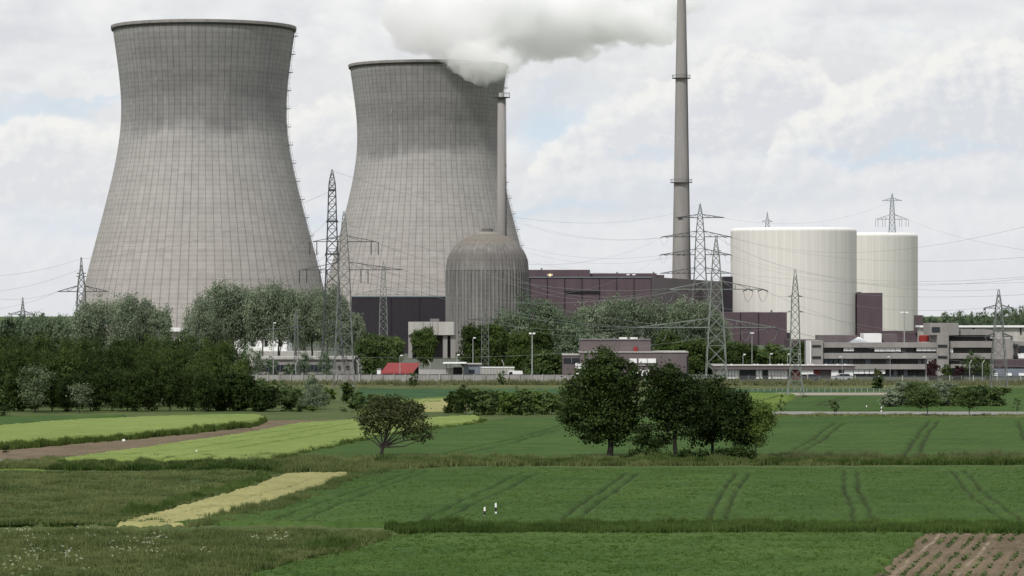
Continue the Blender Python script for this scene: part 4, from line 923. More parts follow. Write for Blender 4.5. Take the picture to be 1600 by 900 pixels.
for i, (px, y, w_) in enumerate(((1161, 554.5, 'nearest the green lattice pylon'), (1203, 553.5, 'between the annex seams and the small pylon'), (1230.5, 554, 'just left of the small lattice pylon'), (1247.5, 553.5, 'just left of the office end wall'))):
    lamp('street_lamp', 'short street lamp over the gatehouse roof, '+w_, 'street lamp', px, y, 690, [(.3, .45, .2)], .14, 'street lamps behind the gatehouse')
for i, (px, y, w_) in enumerate(((739, 528.5, 'at the foot of the dome'), (625, 556, 'behind the red roofed shed'), (714, 555, 'above the white canopy'), (427, 505, 'among the poplar trunks'))):
    lamp('street_lamp', 'grey lamp post '+w_, 'street lamp', px, y, 668, [(.3, .5, .18)], .15, 'lamp posts in the plant yard')
for px, w_ in ((1316, 'left'), (1391, 'middle'), (1447, 'right')):
    lamp('street_lamp', 'short lamp post before the office windows, %s of three' % w_, 'street lamp', px, 558, 665, [(-.35, .5, .12)], .1, 'lamp posts before the offices')
for i, (px, w_) in enumerate(((672, 'left of the canopy'), (787, 'above the cream container'), (560, 'at the end of the depot'), (1515, 'left of two before the right offices'), (1535, 'right of two before the right offices'), (462, 'by the depot windows'))):
    x = X(px, 650); t = thing('security_post', 'slim post with a bent top '+w_, 'post', (x, 650, 0), 'bent security posts'); MB().bar((x, 650, 0), (x, 650, Z(568, 650)), .14).build('post', MT['pole'], t); MB().bar((x, 650, Z(568, 650)), (x+(.45 if i > 2 else -.4), 650, Z(562, 650)), .16).build('bent_top', MT['concrete_l'], t)

# delineator posts on the farm path and the fields
def delin(label, px, yb, d, hgt, lean=0):
    x = X(px, d); t = thing('delineator_post', label, 'road post', (x, d, 0), 'black and white road posts'); w = .07
    def sec(z0, z1, name, m, g=0):
        q_ = MB(); s0 = 1-.15*z0/hgt; s1 = 1-.15*z1/hgt; V = []
        for z, s in ((z0, s0), (z1, s1)):
            for a, b_ in ((-w, -.04), (w, -.04), (w*.7, .05), (-w*.7, .05)): V.append((x+(a*s*(1+g))+lean*z, d+b_*(1+g), z))
        if name == 'cap': V[4:] = [(v[0], v[1], v[2]+(.0 if i % 3 else -.04)) for i, v in enumerate(V[4:])]
        q_.add(V, [(0, 1, 5, 4), (1, 2, 6, 5), (2, 3, 7, 6), (3, 0, 4, 7), (4, 5, 6, 7)]); return q_.build(name, m, t)
    sec(0, hgt*.45, 'lower_section', MT['plastic_w']); sec(hgt*.45, hgt*.72, 'band', MT['plastic_b']); sec(hgt*.72, hgt, 'cap', MT['plastic_w'])
delin('black and white road post in the dark ditch grass, left and lower of the pair', 757, 815, 228, 1.02, .01)
delin('black and white road post in the dark ditch grass, right and taller of the pair', 775, 812, 231, 1.12, -.02)
delin('short black and white post in the grass below the left barley block', 307, 717, 323, .85)
delin('tiny white post beside the main road by the flowering bush', 1354, 643, 468, .9)
delin('tiny dark banded post beside the main road left of the round roadside tree', 1377, 645, 462, .9)
q_ = MB(); x, y = G(193, 689.5); q_.box((x-.16, y, 0), (x+.16, y+.25, .14)); q_.add([(x-.16, y, .14), (x+.16, y, .14), (x+.1, y+.12, .22), (x-.1, y+.12, .22)], [(0, 1, 2, 3)])
tag(q_.build('feed_sack', MT['white'], None, loc=(x, y, 0)), 'small white sack lying on the ploughed strip at left', 'sack')

# ------------------------------------------------------------------ lattice pylons
def pylon(label, px, ytop, d, prof, arms, m, yaw=0, lw=.2, bw=.1, ins=None, name='lattice_pylon', plats=(), tip=0):
    """prof: (y pixel, half width in pixels) from base to top; arms: (y, left px, right px, rise px, hangers)"""
    s = d/F; x = X(px, d); zt = Z(ytop, d)
    t = thing(name, label, 'pylon', (x, d, 0), None)
    pr = [(0.0, prof[0][1]*s)]+[(Z(y, d), w*s) for y, w in prof[1:]]+[(zt, .08)]
    hw = lambda z: float(np.interp(z, [p[0] for p in pr], [p[1] for p in pr]))
    cy, sy = math.cos(yaw), math.sin(yaw)
    lw *= .66; bw *= .7
    def T(a, b_, z): return np.array([x+a*cy-b_*sy, d+a*sy+b_*cy, z])
    mb = MB(); z = 0.0; zs = [0.0]
    while z < zt-.5:
        z += max(hw(z)*2*.95, 1.0); zs.append(min(z, zt))
    if zs[-1] < zt: zs.append(zt)
    cor = [(-1, -1), (1, -1), (1, 1), (-1, 1)]
    for z0, z1 in zip(zs[:-1], zs[1:]):
        h0, h1 = hw(z0), hw(z1)
        for i in range(4):
            a, b_ = cor[i], cor[(i+1) % 4]
            mb.bar(T(a[0]*h0, a[1]*h0, z0), T(a[0]*h1, a[1]*h1, z1), lw)
            if h0 > .25:
                mb.bar(T(a[0]*h0, a[1]*h0, z0), T(b_[0]*h1, b_[1]*h1, z1), bw); mb.bar(T(b_[0]*h0, b_[1]*h0, z0), T(a[0]*h1, a[1]*h1, z1), bw)
                if z0 > 0: mb.bar(T(a[0]*h0, a[1]*h0, z0), T(b_[0]*h0, b_[1]*h0, z0), bw)
    mb.build('tower_body', m, t)
    for y, hwp in plats:
        z = Z(y, d); h = hwp*s; q_ = MB(); q_.box((x-h, d-h, z-.15), (x+h, d+h, z+.15)); q_.build('platform', MT['steel_dark'], t)
        q_ = MB()
        for a, b_ in cor: q_.bar((x+a*h, d+b_*h, z), (x+a*h, d+b_*h, z+1.1), bw*.8)
        for z_ in (1.1, .55):
            for i in range(4): a, b_ = cor[i], cor[(i+1) % 4]; q_.bar((x+a[0]*h, d+a[1]*h, z+z_), (x+b_[0]*h, d+b_[1]*h, z+z_), bw*.6)
        q_.build('railing', MT['steel_dark'], t)
    for y, l, r, rise, hang in arms:
        z = Z(y, d); h = hw(z); h2 = hw(z+rise*s); mb = MB(); ab = bw; bw *= 1.55
        for sg, L in ((-1, l*s), (1, r*s)):
            if L <= h: continue
            tp = T(sg*L, 0, z); n = max(2, int(L/2.6))
            for b_ in (-h, h):
                mb.bar(T(sg*h, b_, z), tp, bw*1.3); mb.bar(T(sg*h2, b_*.8, z+rise*s), tp, bw*1.1)
            for k in range(n):
                f0, f1 = k/n, (k+1)/n
                a0 = T(sg*(h+(L-h)*f0), -h*(1-f0), z); b0 = T(sg*(h+(L-h)*f0), h*(1-f0), z)
                a1 = T(sg*(h+(L-h)*f1), -h*(1-f1), z); mb.bar(a0, b0, bw*.8); mb.bar(b0, a1, bw*.8)
                u0 = T(sg*(h2+(L-h2)*f0), 0, z+rise*s*(1-f0)); u1 = T(sg*(h2+(L-h2)*f1), 0, z+rise*s*(1-f1))
                mb.bar(u0, (a0+b0)/2, bw*.8); mb.bar(u0, T(sg*(h+(L-h)*f1), 0, z), bw*.7)
        bw = ab
        if mb.v: mb.build('crossarm', MT['steel_dark'] if m is MT['steel'] else m, t)
        for kind, xs, ln_ in hang:
            for hx in xs:
                if kind == 'down':
                    for e in (-.35, .35) if ln_ > 8 else (0,):
                        q_ = MB(); q_.tube([T(hx*s+e*1.8, 0, z), T(hx*s+e*1.8, 0, z-ln_*s)], .09, 5)
                        q_.build('insulator', MT['steel_dark'], t)
                else:   # tension strings either side with a jumper loop under
                    for sg in (-1, 1):
                        q_ = MB(); q_.tube([T(hx*s, 0, z), T(hx*s+sg*ln_*s*.8, sg*1.6, z-.35)], .11, 5); q_.build('insulator', MT['steel_dark'], t)
                    q_ = MB(); pts = [T(hx*s+u*ln_*s*.8, u*1.6, z-.35-(1-u*u)*ln_*s*1.5) for u in np.linspace(-1, 1, 9)]
                    q_.tube(pts, .035, 4); q_.build('jumper', MT['wire_lit'], t)
    return t
pylon('tall dark lattice pylon with three platforms standing left of centre before the tower gap', 519, 265, 700, [(589, 22), (545, 15), (440, 10.5), (350, 7), (300, 5.6), (285, 4.6)],
      [(347, 9, 9, 4, []), (399, 11, 11, 5, [])], MT['steel_dark'], yaw=.0, lw=.28, bw=.15, plats=((297.5, 5.4), (346, 6.5), (397, 8)))
pylon('green grey lattice pylon right beside the tall dark one, with two wide crossarms', 537.5, 330, 600, [(606, 17), (560, 14), (480, 10.5), (421, 8.5), (377, 5.5), (345, 3)],
      [(377.5, 49, 50, 9, [('down', [-48, 48], 21)]), (421.5, 66, 92, 12, [('down', [-64, -32, 32], 21)])], MT['steel'], lw=.2, bw=.1)
pylon('dark lattice pylon with one wide crossarm left of the nearer cooling tower', 127, 402, 800, [(560, 10), (500, 7.5), (455, 6), (432, 3.6), (420, 1.8)],
      [(455.5, 37, 42, 9, []), (432, 7, 7, 0.1, []), (427, 7, 7, .1, [])], MT['steel'], lw=.28, bw=.16)
pylon('small far lattice pylon standing above the wood at the left edge', 35.5, 464.5, 1150, [(550, 6), (520, 5), (491, 3.5), (482, 2)], [(491, 21, 17, 5, [])], MT['steel'], lw=.3, bw=.18)
pylon('pale green lattice pylon in front of the farther cooling tower', 599, 407, 980, [(550, 7), (480, 5.5), (459, 4.5), (425, 3)], [(460, 46, 55, 8, []), (427, 4.5, 4.5, .1, [])], MT['steel_green'], lw=.26, bw=.13)
pylon('tall grey lattice pylon just right of the tallest chimney', 1094, 318, 1330, [(600, 22), (432, 9), (400, 8), (370, 6.6), (340, 4), (330, 2.6)],
      [(340, 38, 38, 5, []), (370, 60, 48, 9, [('tens', [-56, 44], 8)]), (398, 62, 48, 9, [('tens', [-58, -30, 44], 8)]), (427, 62, 48, 9, [])], MT['steel'], lw=.42, bw=.22)
pylon('large foreground green grey tension pylon in the gap right of the brown service building', 1119, 368, 640, [(600, 16.5), (540, 13.5), (450, 8.5), (400, 5), (385, 3)],
      [(452, 75, 74, 13, [('tens', [-74, -52, 50, 73], 11)]), (511.5, 125, 93, 14, [('tens', [-122, -84, -50, 46, 88], 12)]), (392, 7, 7, .1, [])], MT['steel_green'], lw=.26, bw=.14)
pylon('narrow lattice pylon standing in the field before the white reactor', 1242.5, 421, 538, [(622, 14.5), (590, 8.5), (487, 6), (463, 5.2), (440, 3)],
      [(463.5, 11.5, 11.5, 2, []), (487.5, 12.5, 12.5, 2, [])], MT['steel_green'], lw=.17, bw=.09)
pylon('grey lattice pylon at the right before the office building', 1560.5, 452, 590, [(609, 13), (560, 10.5), (525, 7.5), (481, 5), (465, 2.6)],
      [(481.5, 24, 23, 5, [('tens', [-22, 22], 4)]), (526, 22, 22, 5, [('tens', [-20, 20], 4)])], MT['steel'], lw=.2, bw=.11)
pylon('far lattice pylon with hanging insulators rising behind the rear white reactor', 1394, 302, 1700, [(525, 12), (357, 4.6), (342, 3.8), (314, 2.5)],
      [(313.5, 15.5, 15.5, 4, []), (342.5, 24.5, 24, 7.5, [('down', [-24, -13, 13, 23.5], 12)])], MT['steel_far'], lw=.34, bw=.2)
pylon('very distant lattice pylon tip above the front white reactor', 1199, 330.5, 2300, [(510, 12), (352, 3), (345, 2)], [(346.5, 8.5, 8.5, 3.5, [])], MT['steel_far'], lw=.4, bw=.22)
pylon('small lattice mast before the trees right of the dome', 758, 484, 690, [(589, 6), (500, 5.2), (490, 4.5)], [(500, 25, 22, 3, [])], MT['steel'], lw=.17, bw=.1)
pylon('slim lattice mast among the poplars behind the wall', 463, 480, 690, [(589, 4), (520, 2.8), (500, 2)], [(512, 12, 12, 2, [])], MT['steel'], lw=.14, bw=.08)
pylon('small lattice stump by the wall at the foot of the green grey pylon', 537, 596, 560, [(616, 5), (604, 3)], [], MT['steel_green'], lw=.1, bw=.06)

# ------------------------------------------------------------------ overhead wires
def span(a, b_, sag, m='wire', rad=.035, pair=0, lab=None, grp=None, seg=18):
    p, q_ = P(*a), P(*b_); mb = MB(); rad *= .62
    for o_ in ((0,) if not pair else (-pair/2, pair/2)):
        pts = [p*(1-f)+q_*f+np.array([0, 0, o_-4*sag*f*(1-f)]) for f in np.linspace(0, 1, seg)]
        mb.tube(pts, rad, 4)
    o = mb.build('overhead_wire', MT[m], None, loc=p); return tag(o, lab, 'wire', grp)
WR = [
 ('wires from the green grey centre pylon to the tension pylon', [((588, 379, 600), (1043, 451, 640), 3.2), ((604, 425, 600), (997, 511, 640), 2.2), ((570, 425, 600), (1035, 511, 640), 3.0), ((506, 425, 600), (1069, 452, 640), 4.0), ((629, 422, 600), (1070, 511, 640), 1.5)], 'wire_lit', .045,
    ['topmost pale wire', 'lowest pale wire', 'second lowest pale wire', 'second pale wire from the top', 'middle pale wire'], 'from the green grey centre pylon past the dome'),
 ('wires on the tall dark pylon', [((527, 345, 700), (1034, 371, 1330), 10), ((527, 398, 700), (1036, 399, 1330), 12), ((512, 345, 700), (300, 470, 900), 3), ((512, 398, 700), (290, 505, 880), 2), ((519, 297, 700), (127, 404, 800), 3), ((519, 267, 700), (1094, 320, 1330), 9)], 'wire', .04,
    ['upper right wire', 'lower right wire', 'upper left wire', 'lower left wire', 'left wire from the platform', 'earth wire to the chimney side'], 'strung from the tall dark pylon'),
 ('wires of the left pylons', [((91, 455.5, 800), (-30, 484, 780), 1), ((97, 453, 800), (-30, 462, 780), 1.5), ((127, 420, 800), (-30, 458, 780), 1), ((127, 404, 800), (-30, 432, 780), 1), ((168, 456, 800), (472, 421, 600), 4.5), ((168, 456, 800), (505, 421, 600), 5.5), ((52, 491, 1150), (463, 512, 690), 2.2), ((56, 492, 1150), (451, 512, 690), 3.2)], 'wire', .035,
    ['lowest wire at the left edge', 'second lowest wire at the left edge', 'second highest wire at the left edge', 'highest wire at the left edge', 'upper wire across the left cooling tower foot', 'lower wire across the left cooling tower foot', 'upper wire across the left grey trees', 'lower wire across the left grey trees'], 'by the left pylons'),
 ('wires right of the white reactors', [((1142, 370, 1330), (1640, 344, 800), 7), ((1142, 371, 1330), (1640, 399, 760), 4.5), ((1142, 399, 1330), (1640, 429, 760), 5), ((1130, 399, 1330), (1640, 431, 740), 6), ((1142, 427, 1330), (1640, 458, 740), 4), ((1142, 427, 1330), (1640, 440, 900), 2), ((1419, 343, 1700), (1640, 396, 900), 2), ((1132, 341, 1330), (1394, 314, 1700), 6), ((1119, 370, 640), (1242, 421, 538), .6)], 'wire', .045,
    ['topmost rising wire', 'upper falling wire', 'second falling wire', 'third falling wire', 'lowest falling wire', 'nearly level wire', 'wire from the far pylon arm', 'faint wire above the front reactor', 'earth wire to the narrow field pylon'], 'near the white reactors'),
 ('wires of the narrow field pylon', [((1254, 463.5, 538), (1538, 481, 590), 1.2), ((1231, 463.5, 538), (1192, 453, 640), .4), ((1254, 487.5, 538), (1539, 526, 590), 1.0), ((1231, 487.5, 538), (1207, 511, 640), .3), ((1242.5, 421, 538), (1560, 452, 590), 1.4), ((1231, 487, 538), (1046, 452, 640), 1.5), ((1583, 481, 590), (1660, 492, 600), .2), ((1583, 526, 590), (1660, 536, 600), .2)], 'wire_lit', .028,
    ['upper right wire', 'upper left wire', 'lower right wire', 'lower left wire', 'earth wire', 'long left wire', 'short upper wire past the right pylon', 'short lower wire past the right pylon'], 'of the narrow field pylon line'),
 ('wires of the tension pylon', [((1193, 453, 640), (1480, 540, 900), 2), ((1212, 511.5, 640), (1660, 560, 700), 2.2), ((1207, 511.5, 640), (1660, 575, 690), 1.6), ((1044, 452, 640), (780, 420, 900), 4), ((997, 511.5, 640), (735, 500, 690), 1.2), ((997, 511.5, 640), (780, 500, 690), 2.4), ((1069, 452, 640), (720, 400, 900), 6), ((1119, 392, 640), (1032, 400, 1330), 5), ((545, 558, 600), (1212, 511.5, 640), 2.0)], 'wire_lit', .032,
    ['right wire from the upper arm', 'right wire from the lower arm', 'second right wire from the lower arm', 'left wire from the upper arm', 'upper left wire to the dome mast', 'lower left wire to the dome mast', 'second left wire from the upper arm', 'thin top wire to the chimney', 'long low wire past the red roof'], 'on the large tension pylon'),
 ('wires left of the tallest chimney', [((1034, 372, 1330), (822, 350, 1500), 3), ((1032, 399, 1330), (815, 385, 1500), 3), ((1064, 399, 1330), (826, 395, 1500), 4), ((1032, 428, 1330), (826, 408, 1500), 2), ((1034, 371, 1330), (800, 345, 1500), 4)], 'wire', .045,
    ['second highest wire', 'middle wire', 'second lowest wire', 'lowest wire', 'highest wire'], 'hanging in the sky between the dome and the tallest chimney'),
]
for grp, L, m, rad, labs, tail in WR:
    for (a, b_, sg), lb in zip(L, labs):
        span(a, b_, sg, m, rad, lab=lb+' '+tail, grp=grp)

# ------------------------------------------------------------------ trees and shrubs
def leaves(mb, blobs, n, leaf, rg, clump=.5, per=14, shell=.55, flat=.6):
    """blobs: (x, y, z, rx, ry, rz)"""
    B = np.array(blobs, float); vol = (B[:, 3]*B[:, 4]*B[:, 5])**.8; pr = vol/vol.sum(); nc = max(4, n//per)
    k = rg.choice(len(B), nc, p=pr); u = rg.normal(size=(nc, 3)); u /= np.linalg.norm(u, axis=1)[:, None]
    r = rg.random(nc)**(1/(3+4*shell)); r *= 1+rg.normal(0, .07, nc)
    c = B[k, :3]+u*r[:, None]*B[k, 3:]
    tb = rg.normal(.45, .2, nc)
    csz = clump*rg.uniform(.5, 1.5, nc)
    P_ = np.repeat(c, per, 0)+rg.normal(size=(nc*per, 3))*np.repeat(csz, per)[:, None]*(1, 1, flat)
    m = nc*per; nrm = np.repeat(u, per, 0)+rg.normal(0, .75, (m, 3))+(0, 0, .35); nrm /= np.linalg.norm(nrm, axis=1)[:, None]
    a = np.cross(nrm, rg.normal(size=(m, 3))); a /= np.linalg.norm(a, axis=1)[:, None]; b_ = np.cross(nrm, a)
    s = (leaf*rg.uniform(.55, 1.25, m))[:, None]; a = a*s*.62; b_ = b_*s*.42
    V = np.stack([P_-a, P_+b_, P_+a, P_-b_], 1).reshape(-1, 3)
    tt = np.repeat(np.clip(np.repeat(tb, per)+rg.normal(0, .1, m), 0, 1), 4)
    mb.add(V, np.arange(m*4).reshape(-1, 4), tt)
def wood(mb, base, fork, blobs, r0, rg, limbs=9):
    base = np.array(base, float); fork = np.array(fork, float); mid = (base+fork)/2+rg.normal(0, .04, 3)*np.linalg.norm(fork-base)
    mb.tube([base-(0, 0, .1), base+(0, 0, .25), mid, fork], [r0*1.35, r0*1.05, r0*.85, r0*.72], 8)
    B = np.array(blobs); k = rg.permutation(len(B))[:limbs]
    for i in k:
        c = B[i, :3]; st_ = base+(fork-base)*rg.uniform(.82, 1.0); v = c-st_; md = st_+v*.5+np.array([0, 0, .06*np.linalg.norm(v)])+rg.normal(0, .05, 3)*np.linalg.norm(v)
        q1 = r0*.42; mb.tube([st_, md, c], [q1, q1*.6, q1*.3], 6)
        for _ in range(4):
            e = c+rg.normal(0, .5, 3)*B[i, 3:]*1.1; s0 = md*.5+c*.5 if rg.random() < .5 else c
            mb.tube([s0, (s0+e)/2+rg.normal(0, .1, 3), e], [q1*.32, q1*.2, q1*.1], 4)
def tree_px(name, label, cat, base, d, blobs, n, leaf, lm, bm_, rg, fork=None, r0=.2, clump=.45, per=14, grp=None, limbs=9, shell=.5, flat=.6, depthk=.9):
    bx, by = base; x0 = X(bx, d); t = thing(name, label, cat, (x0, d, 0), grp); s = d/F
    bl = [(X(px, d), d+rg.normal(0, r*s*.35)*depthk, Z(py, d), r*s, r*s*depthk, (rz if rz else r)*s) for px, py, r, rz in [b_ if len(b_) == 4 else (*b_, None) for b_ in blobs]]
    if n > 6000:      # ragged outline: sprays standing out of the main masses
        for b_ in list(bl):
            for _ in range(3):
                a = rg.uniform(-.4, PI+.4) if rg.random() < .7 else rg.uniform(0, 2*PI); k = rg.uniform(.9, 1.15); e = rg.uniform(.14, .3)*b_[3]
                bl.append((b_[0]+math.cos(a)*b_[3]*k, b_[1]+rg.normal(0, .4)*b_[4], b_[2]+math.sin(a)*b_[5]*k, e*1.3, e, e))
    mb = MB(); leaves(mb, bl, n, leaf, rg, clump, per, shell, flat); mb.build('crown', MT[lm], t)
    fk = (X(fork[0], d), d, Z(fork[1], d)) if fork else (x0, d, Z(by, d)+1.5)
    mb = MB(); wood(mb, (x0, d, 0), fk, bl, r0, rg, limbs); mb.build('trunk', MT[bm_], t)
    return t
rg = np.random.default_rng(9)
tree_px('round_tree', 'big dark round tree at the left of the field group, standing free on its trunk', 'tree', (952, 719), 318,
    [(947, 572, 24), (925, 598, 28), (970, 590, 30), (902, 632, 26), (948, 628, 42), (978, 625, 24), (906, 655, 22), (965, 660, 30), (935, 665, 26), (988, 655, 16), (890, 600, 8), (945, 556, 13), (985, 590, 14), (920, 575, 14), (888, 655, 10), (925, 682, 12), (965, 682, 13), (1000, 640, 8)],
    24000, .24, 'leaf_dark', 'bark', rg, fork=(952, 676), r0=.32, clump=.34, per=22, limbs=16)
GT = [('round_tree', 'dark tree second from left in the field group with low sweeping branches', (1056, 716), 316, [(1045, 590, 20), (1030, 612, 22), (1063, 608, 28), (1019, 640, 15), (1050, 640, 33), (1078, 640, 26), (1000, 672, 14, 9), (1025, 688, 20, 10), (1068, 664, 20), (1000, 690, 12, 7), (1082, 612, 16), (1022, 590, 14)], 18000, (1056, 660), .22),
      ('round_tree', 'dark tree third from left in the field group', (1113, 712), 320, [(1115, 610, 19), (1103, 635, 25), (1130, 632, 24), (1115, 662, 26), (1095, 684, 15), (1135, 660, 18), (1140, 615, 10)], 12000, (1113, 672), .17),
      ('round_tree', 'dark slimmer tree fourth from left in the field group', (1149, 714), 318, [(1150, 632, 20), (1165, 652, 21), (1150, 668, 22), (1168, 680, 16), (1140, 645, 14), (1172, 634, 8)], 10500, (1149, 682), .13)]
for nm, lb, bs, d, bl, n, fk, r0 in GT:
    tree_px(nm, lb, 'tree', bs, d, bl, n, .22, 'leaf_dark', 'bark', rg, fork=fk, r0=r0, clump=.34, per=22, limbs=12)
tree_px('young_tree', 'light yellow green young tree at the right end of the field group', 'tree', (1180, 716), 317, [(1190, 640, 14), (1196, 658, 14), (1184, 672, 12), (1200, 640, 8), (1186, 690, 8), (1204, 655, 6)], 3800, .17, 'leaf_light', 'bark', rg, fork=(1182, 680), r0=.07, clump=.3, per=8)
for k, (px, yt, w, lb) in enumerate(((995, 700, 13, 'lowest bush right of the big round tree'), (1018, 700, 15, 'second bush under the field group of trees'), (1042, 706, 12, 'third bush under the field group of trees'), (1073, 702, 14, 'middle bush under the field group of trees'), (1098, 702, 14, 'fifth bush under the field group of trees'), (1130, 700, 15, 'bush below the third tree of the field group'), (1155, 696, 15, 'bush below the slim tree of the field group'), (1172, 702, 10, 'small bush by the young yellow green tree'), (1193, 711, 8, 'outermost right bush of the field group'), (974, 713, 9, 'low bush just right of the big round trunk'))):
    tree_px('bush', 'dark '+lb, 'bush', (px, 722), 315, [(px, yt+10, w*.8, 8), (px-w*.4, yt+14, w*.6, 6), (px+w*.5, yt+14, w*.6, 6)], int(110*w), .2, 'leaf_dark', 'bark', rg, fork=(px, 712), r0=.05, clump=.22, limbs=3, grp='bushes under the field trees')
tree_px('apple_tree', 'solitary crooked apple tree with a spreading flat crown in the field', 'tree', (592, 719), 321,
    [(580, 648, 20, 17), (598, 634, 19, 14), (622, 632, 14, 9), (640, 640, 20, 12), (628, 654, 20, 14), (652, 664, 18, 14), (610, 655, 17, 13), (572, 662, 12, 13), (664, 680, 9, 9), (595, 670, 13, 10), (640, 678, 12, 9), (574, 678, 6, 6), (655, 686, 6, 5), (645, 629, 8, 6), (569, 640, 8, 8), (612, 622, 10, 5)],
    7200, .19, 'leaf_apple', 'bark', rg, fork=(598, 698), r0=.2, clump=.24, per=9, limbs=14, depthk=.75)

# prototypes for the belts of trees
def proto_blobs(kind, rg):
    bl = []
    if kind == 'round':
        for _ in range(15):
            a = rg.uniform(0, 2*PI); e = rg.uniform(-.75, 1); rr_ = math.sqrt(max(0, 1-e*e)); k = rg.uniform(.35, .72)
            bl.append((math.cos(a)*rr_*k*.5, math.sin(a)*rr_*k*.5, .60+e*.30, *(rg.uniform(.13, .23)*np.array([1, 1, .85]))))
        bl.append((0, 0, .6, .3, .3, .28))
    elif kind == 'full':       # foliage to the ground
        for _ in range(20):
            a = rg.uniform(0, 2*PI); z = rg.uniform(.06, .86); k = rg.uniform(.2, .36)*(1-.5*max(0, z-.5)*1.7)
            bl.append((math.cos(a)*k, math.sin(a)*k, z, *(rg.uniform(.12, .2)*np.array([1, 1, .9]))))
        bl.append((0, 0, .5, .3, .3, .4))
    elif kind == 'tall':       # poplar or willow with a high crown
        for _ in range(18):
            a = rg.uniform(0, 2*PI); z = rg.uniform(.42, .9); k = rg.uniform(.12, .36)*(1-.6*max(0, z-.7))
            bl.append((math.cos(a)*k, math.sin(a)*k, z, *(rg.uniform(.1, .17)*np.array([1, 1, 1.15]))))
        bl.append((0, 0, .64, .26, .26, .26))
    elif kind == 'cone':
        for z in np.linspace(.1, .9, 12):
            a = rg.uniform(0, 2*PI); k = .14; bl.append((math.cos(a)*k, math.sin(a)*k, z, .33*(1.05-z)+.08, .33*(1.05-z)+.08, .1))
    return bl
PROTO = {}
def proto(kind, lm, hgt, n, leaf, v):
    key = (kind, lm, hgt, n, v)
    if key in PROTO: return PROTO[key]
    rg = np.random.default_rng(abs(hash((kind, n, v))) % 9999 if False else (len(PROTO)*17+5)); s = hgt
    bl = [tuple(np.array(b_)*s) for b_ in proto_blobs(kind, rg)]
    mc = MB(); leaves(mc, bl, n, leaf, rg, hgt*.05, 26, .5, .55)
    mt_ = MB(); f = {'round': .32, 'full': .15, 'tall': .42, 'cone': .1}[kind]
    wood(mt_, (0, 0, 0), (0, 0, f*s), bl, hgt*(.016 if kind != 'full' else .02), rg, limbs=10)
    if kind == 'tall':
        for k in range(2): mt_.tube([(rg.uniform(-.06, .06)*s, 0, 0), (rg.uniform(-.08, .08)*s, 0, .25*s), (rg.uniform(-.16, .16)*s, 0, .55*s)], [hgt*.013, hgt*.011, hgt*.008], 6)
    a = mc.build('crown', MT[lm]); b_ = mt_.build('trunk', MT['bark' if lm != 'leaf_grey' else 'bark_l'])
    PROTO[key] = [a, b_, hgt, False]; return PROTO[key]
PK = [0]
def place(name, label, cat, px, ytop, wpx, d, kind, lm, n=7000, leaf=.3, grp=None, hgt=None, nv=3, zb=0):
    PK[0] += 1; h = Z(ytop, d)-zb; hh = min((2., 3., 4.5, 7., 10., 14., 19.), key=lambda q: abs(math.log(q/max(h, 1))))
    pr = proto(kind, lm, hh, n, leaf, PK[0] % nv)
    t = thing(name, label, cat, (X(px, d), d, zb), grp); wn = hh*{'round': .98, 'full': .92, 'tall': .92, 'cone': .8}[kind]
    sx = (wpx/F*d)/wn; sz = h/hh/{'round': .98, 'full': .97, 'tall': 1.0, 'cone': 1.0}[kind]; a = rg.uniform(0, 2*PI)
    for i in (0, 1):
        src = pr[i]
        if not pr[3]: c = src
        else: c = src.copy(); C.objects.link(c)
        c.parent = t
    pr[3] = True
    t.scale = (sx, sx, sz); t.rotation_euler = (0, 0, a)
    return t
def ordn(i): return ORD[i] if i < 20 else 'far right'

# dark wood at the left
def row(cnt, x0, x1, tops, d, w, name, lab, grp, kind, lm, n, leaf, jit=4, dj=4):
    for i in range(cnt):
        f = i/(cnt-1); px = x0+(x1-x0)*f+rg.uniform(-jit, jit); yt = float(np.interp(px, [a for a, b_ in tops], [b_ for a, b_ in tops]))+rg.uniform(-3, 4)
        place(name, '%s, %s from the left in %s' % (lab, ordn(i), grp), 'tree', px, yt, w*rg.uniform(.85, 1.15), d+rg.uniform(-dj, dj), kind, lm, n, leaf, grp)
row(17, -12, 372, [(0, 525), (60, 521), (130, 528), (230, 523), (330, 524), (372, 545)], 512, 46, 'wood_tree', 'tall dark green tree', 'the back row of the left wood', 'full', 'leaf_wood', 8000, .3)
row(15, -8, 398, [(0, 548), (100, 545), (230, 540), (330, 548), (380, 566), (398, 590)], 490, 48, 'wood_tree', 'bushy dark green tree', 'the middle row of the left wood', 'full', 'leaf_wood', 8000, .3)
row(15, -4, 410, [(0, 588), (100, 580), (250, 572), (340, 580), (395, 592), (410, 605)], 470, 44, 'wood_tree', 'dark low branched tree', 'the front row of the left wood', 'full', 'leaf_dark', 7000, .28, dj=2)
tree_px('elder_bush', 'pale flowering elder bush high in the left part of the dark wood', 'bush', (55, 644), 462, [(46, 582, 10, 7), (58, 578, 11, 8), (68, 588, 9, 7), (40, 598, 10, 9), (60, 600, 14, 11), (52, 618, 16, 14)], 2200, .26, 'leaf_elder', 'bark', rg, fork=(55, 610), r0=.08, clump=.4, limbs=5)
tree_px('elder_bush', 'small white flowering elder bush right of the other in the dark wood', 'bush', (124, 644), 461, [(118, 606, 9, 6), (130, 610, 8, 6), (122, 619, 9, 7), (133, 626, 7, 6)], 900, .22, 'leaf_elder2', 'bark', rg, fork=(124, 622), r0=.06, clump=.4, limbs=4)
place('garden_tree', 'drooping tree cut by the left edge of the view above the light field', 'tree', -14, 606, 62, 440, 'full', 'leaf_mid', 2500, .25)
place('bush', 'small dark bush beside the farm track at the left edge', 'bush', 10, 696, 14, 332, 'full', 'leaf_dark', 900, .14)

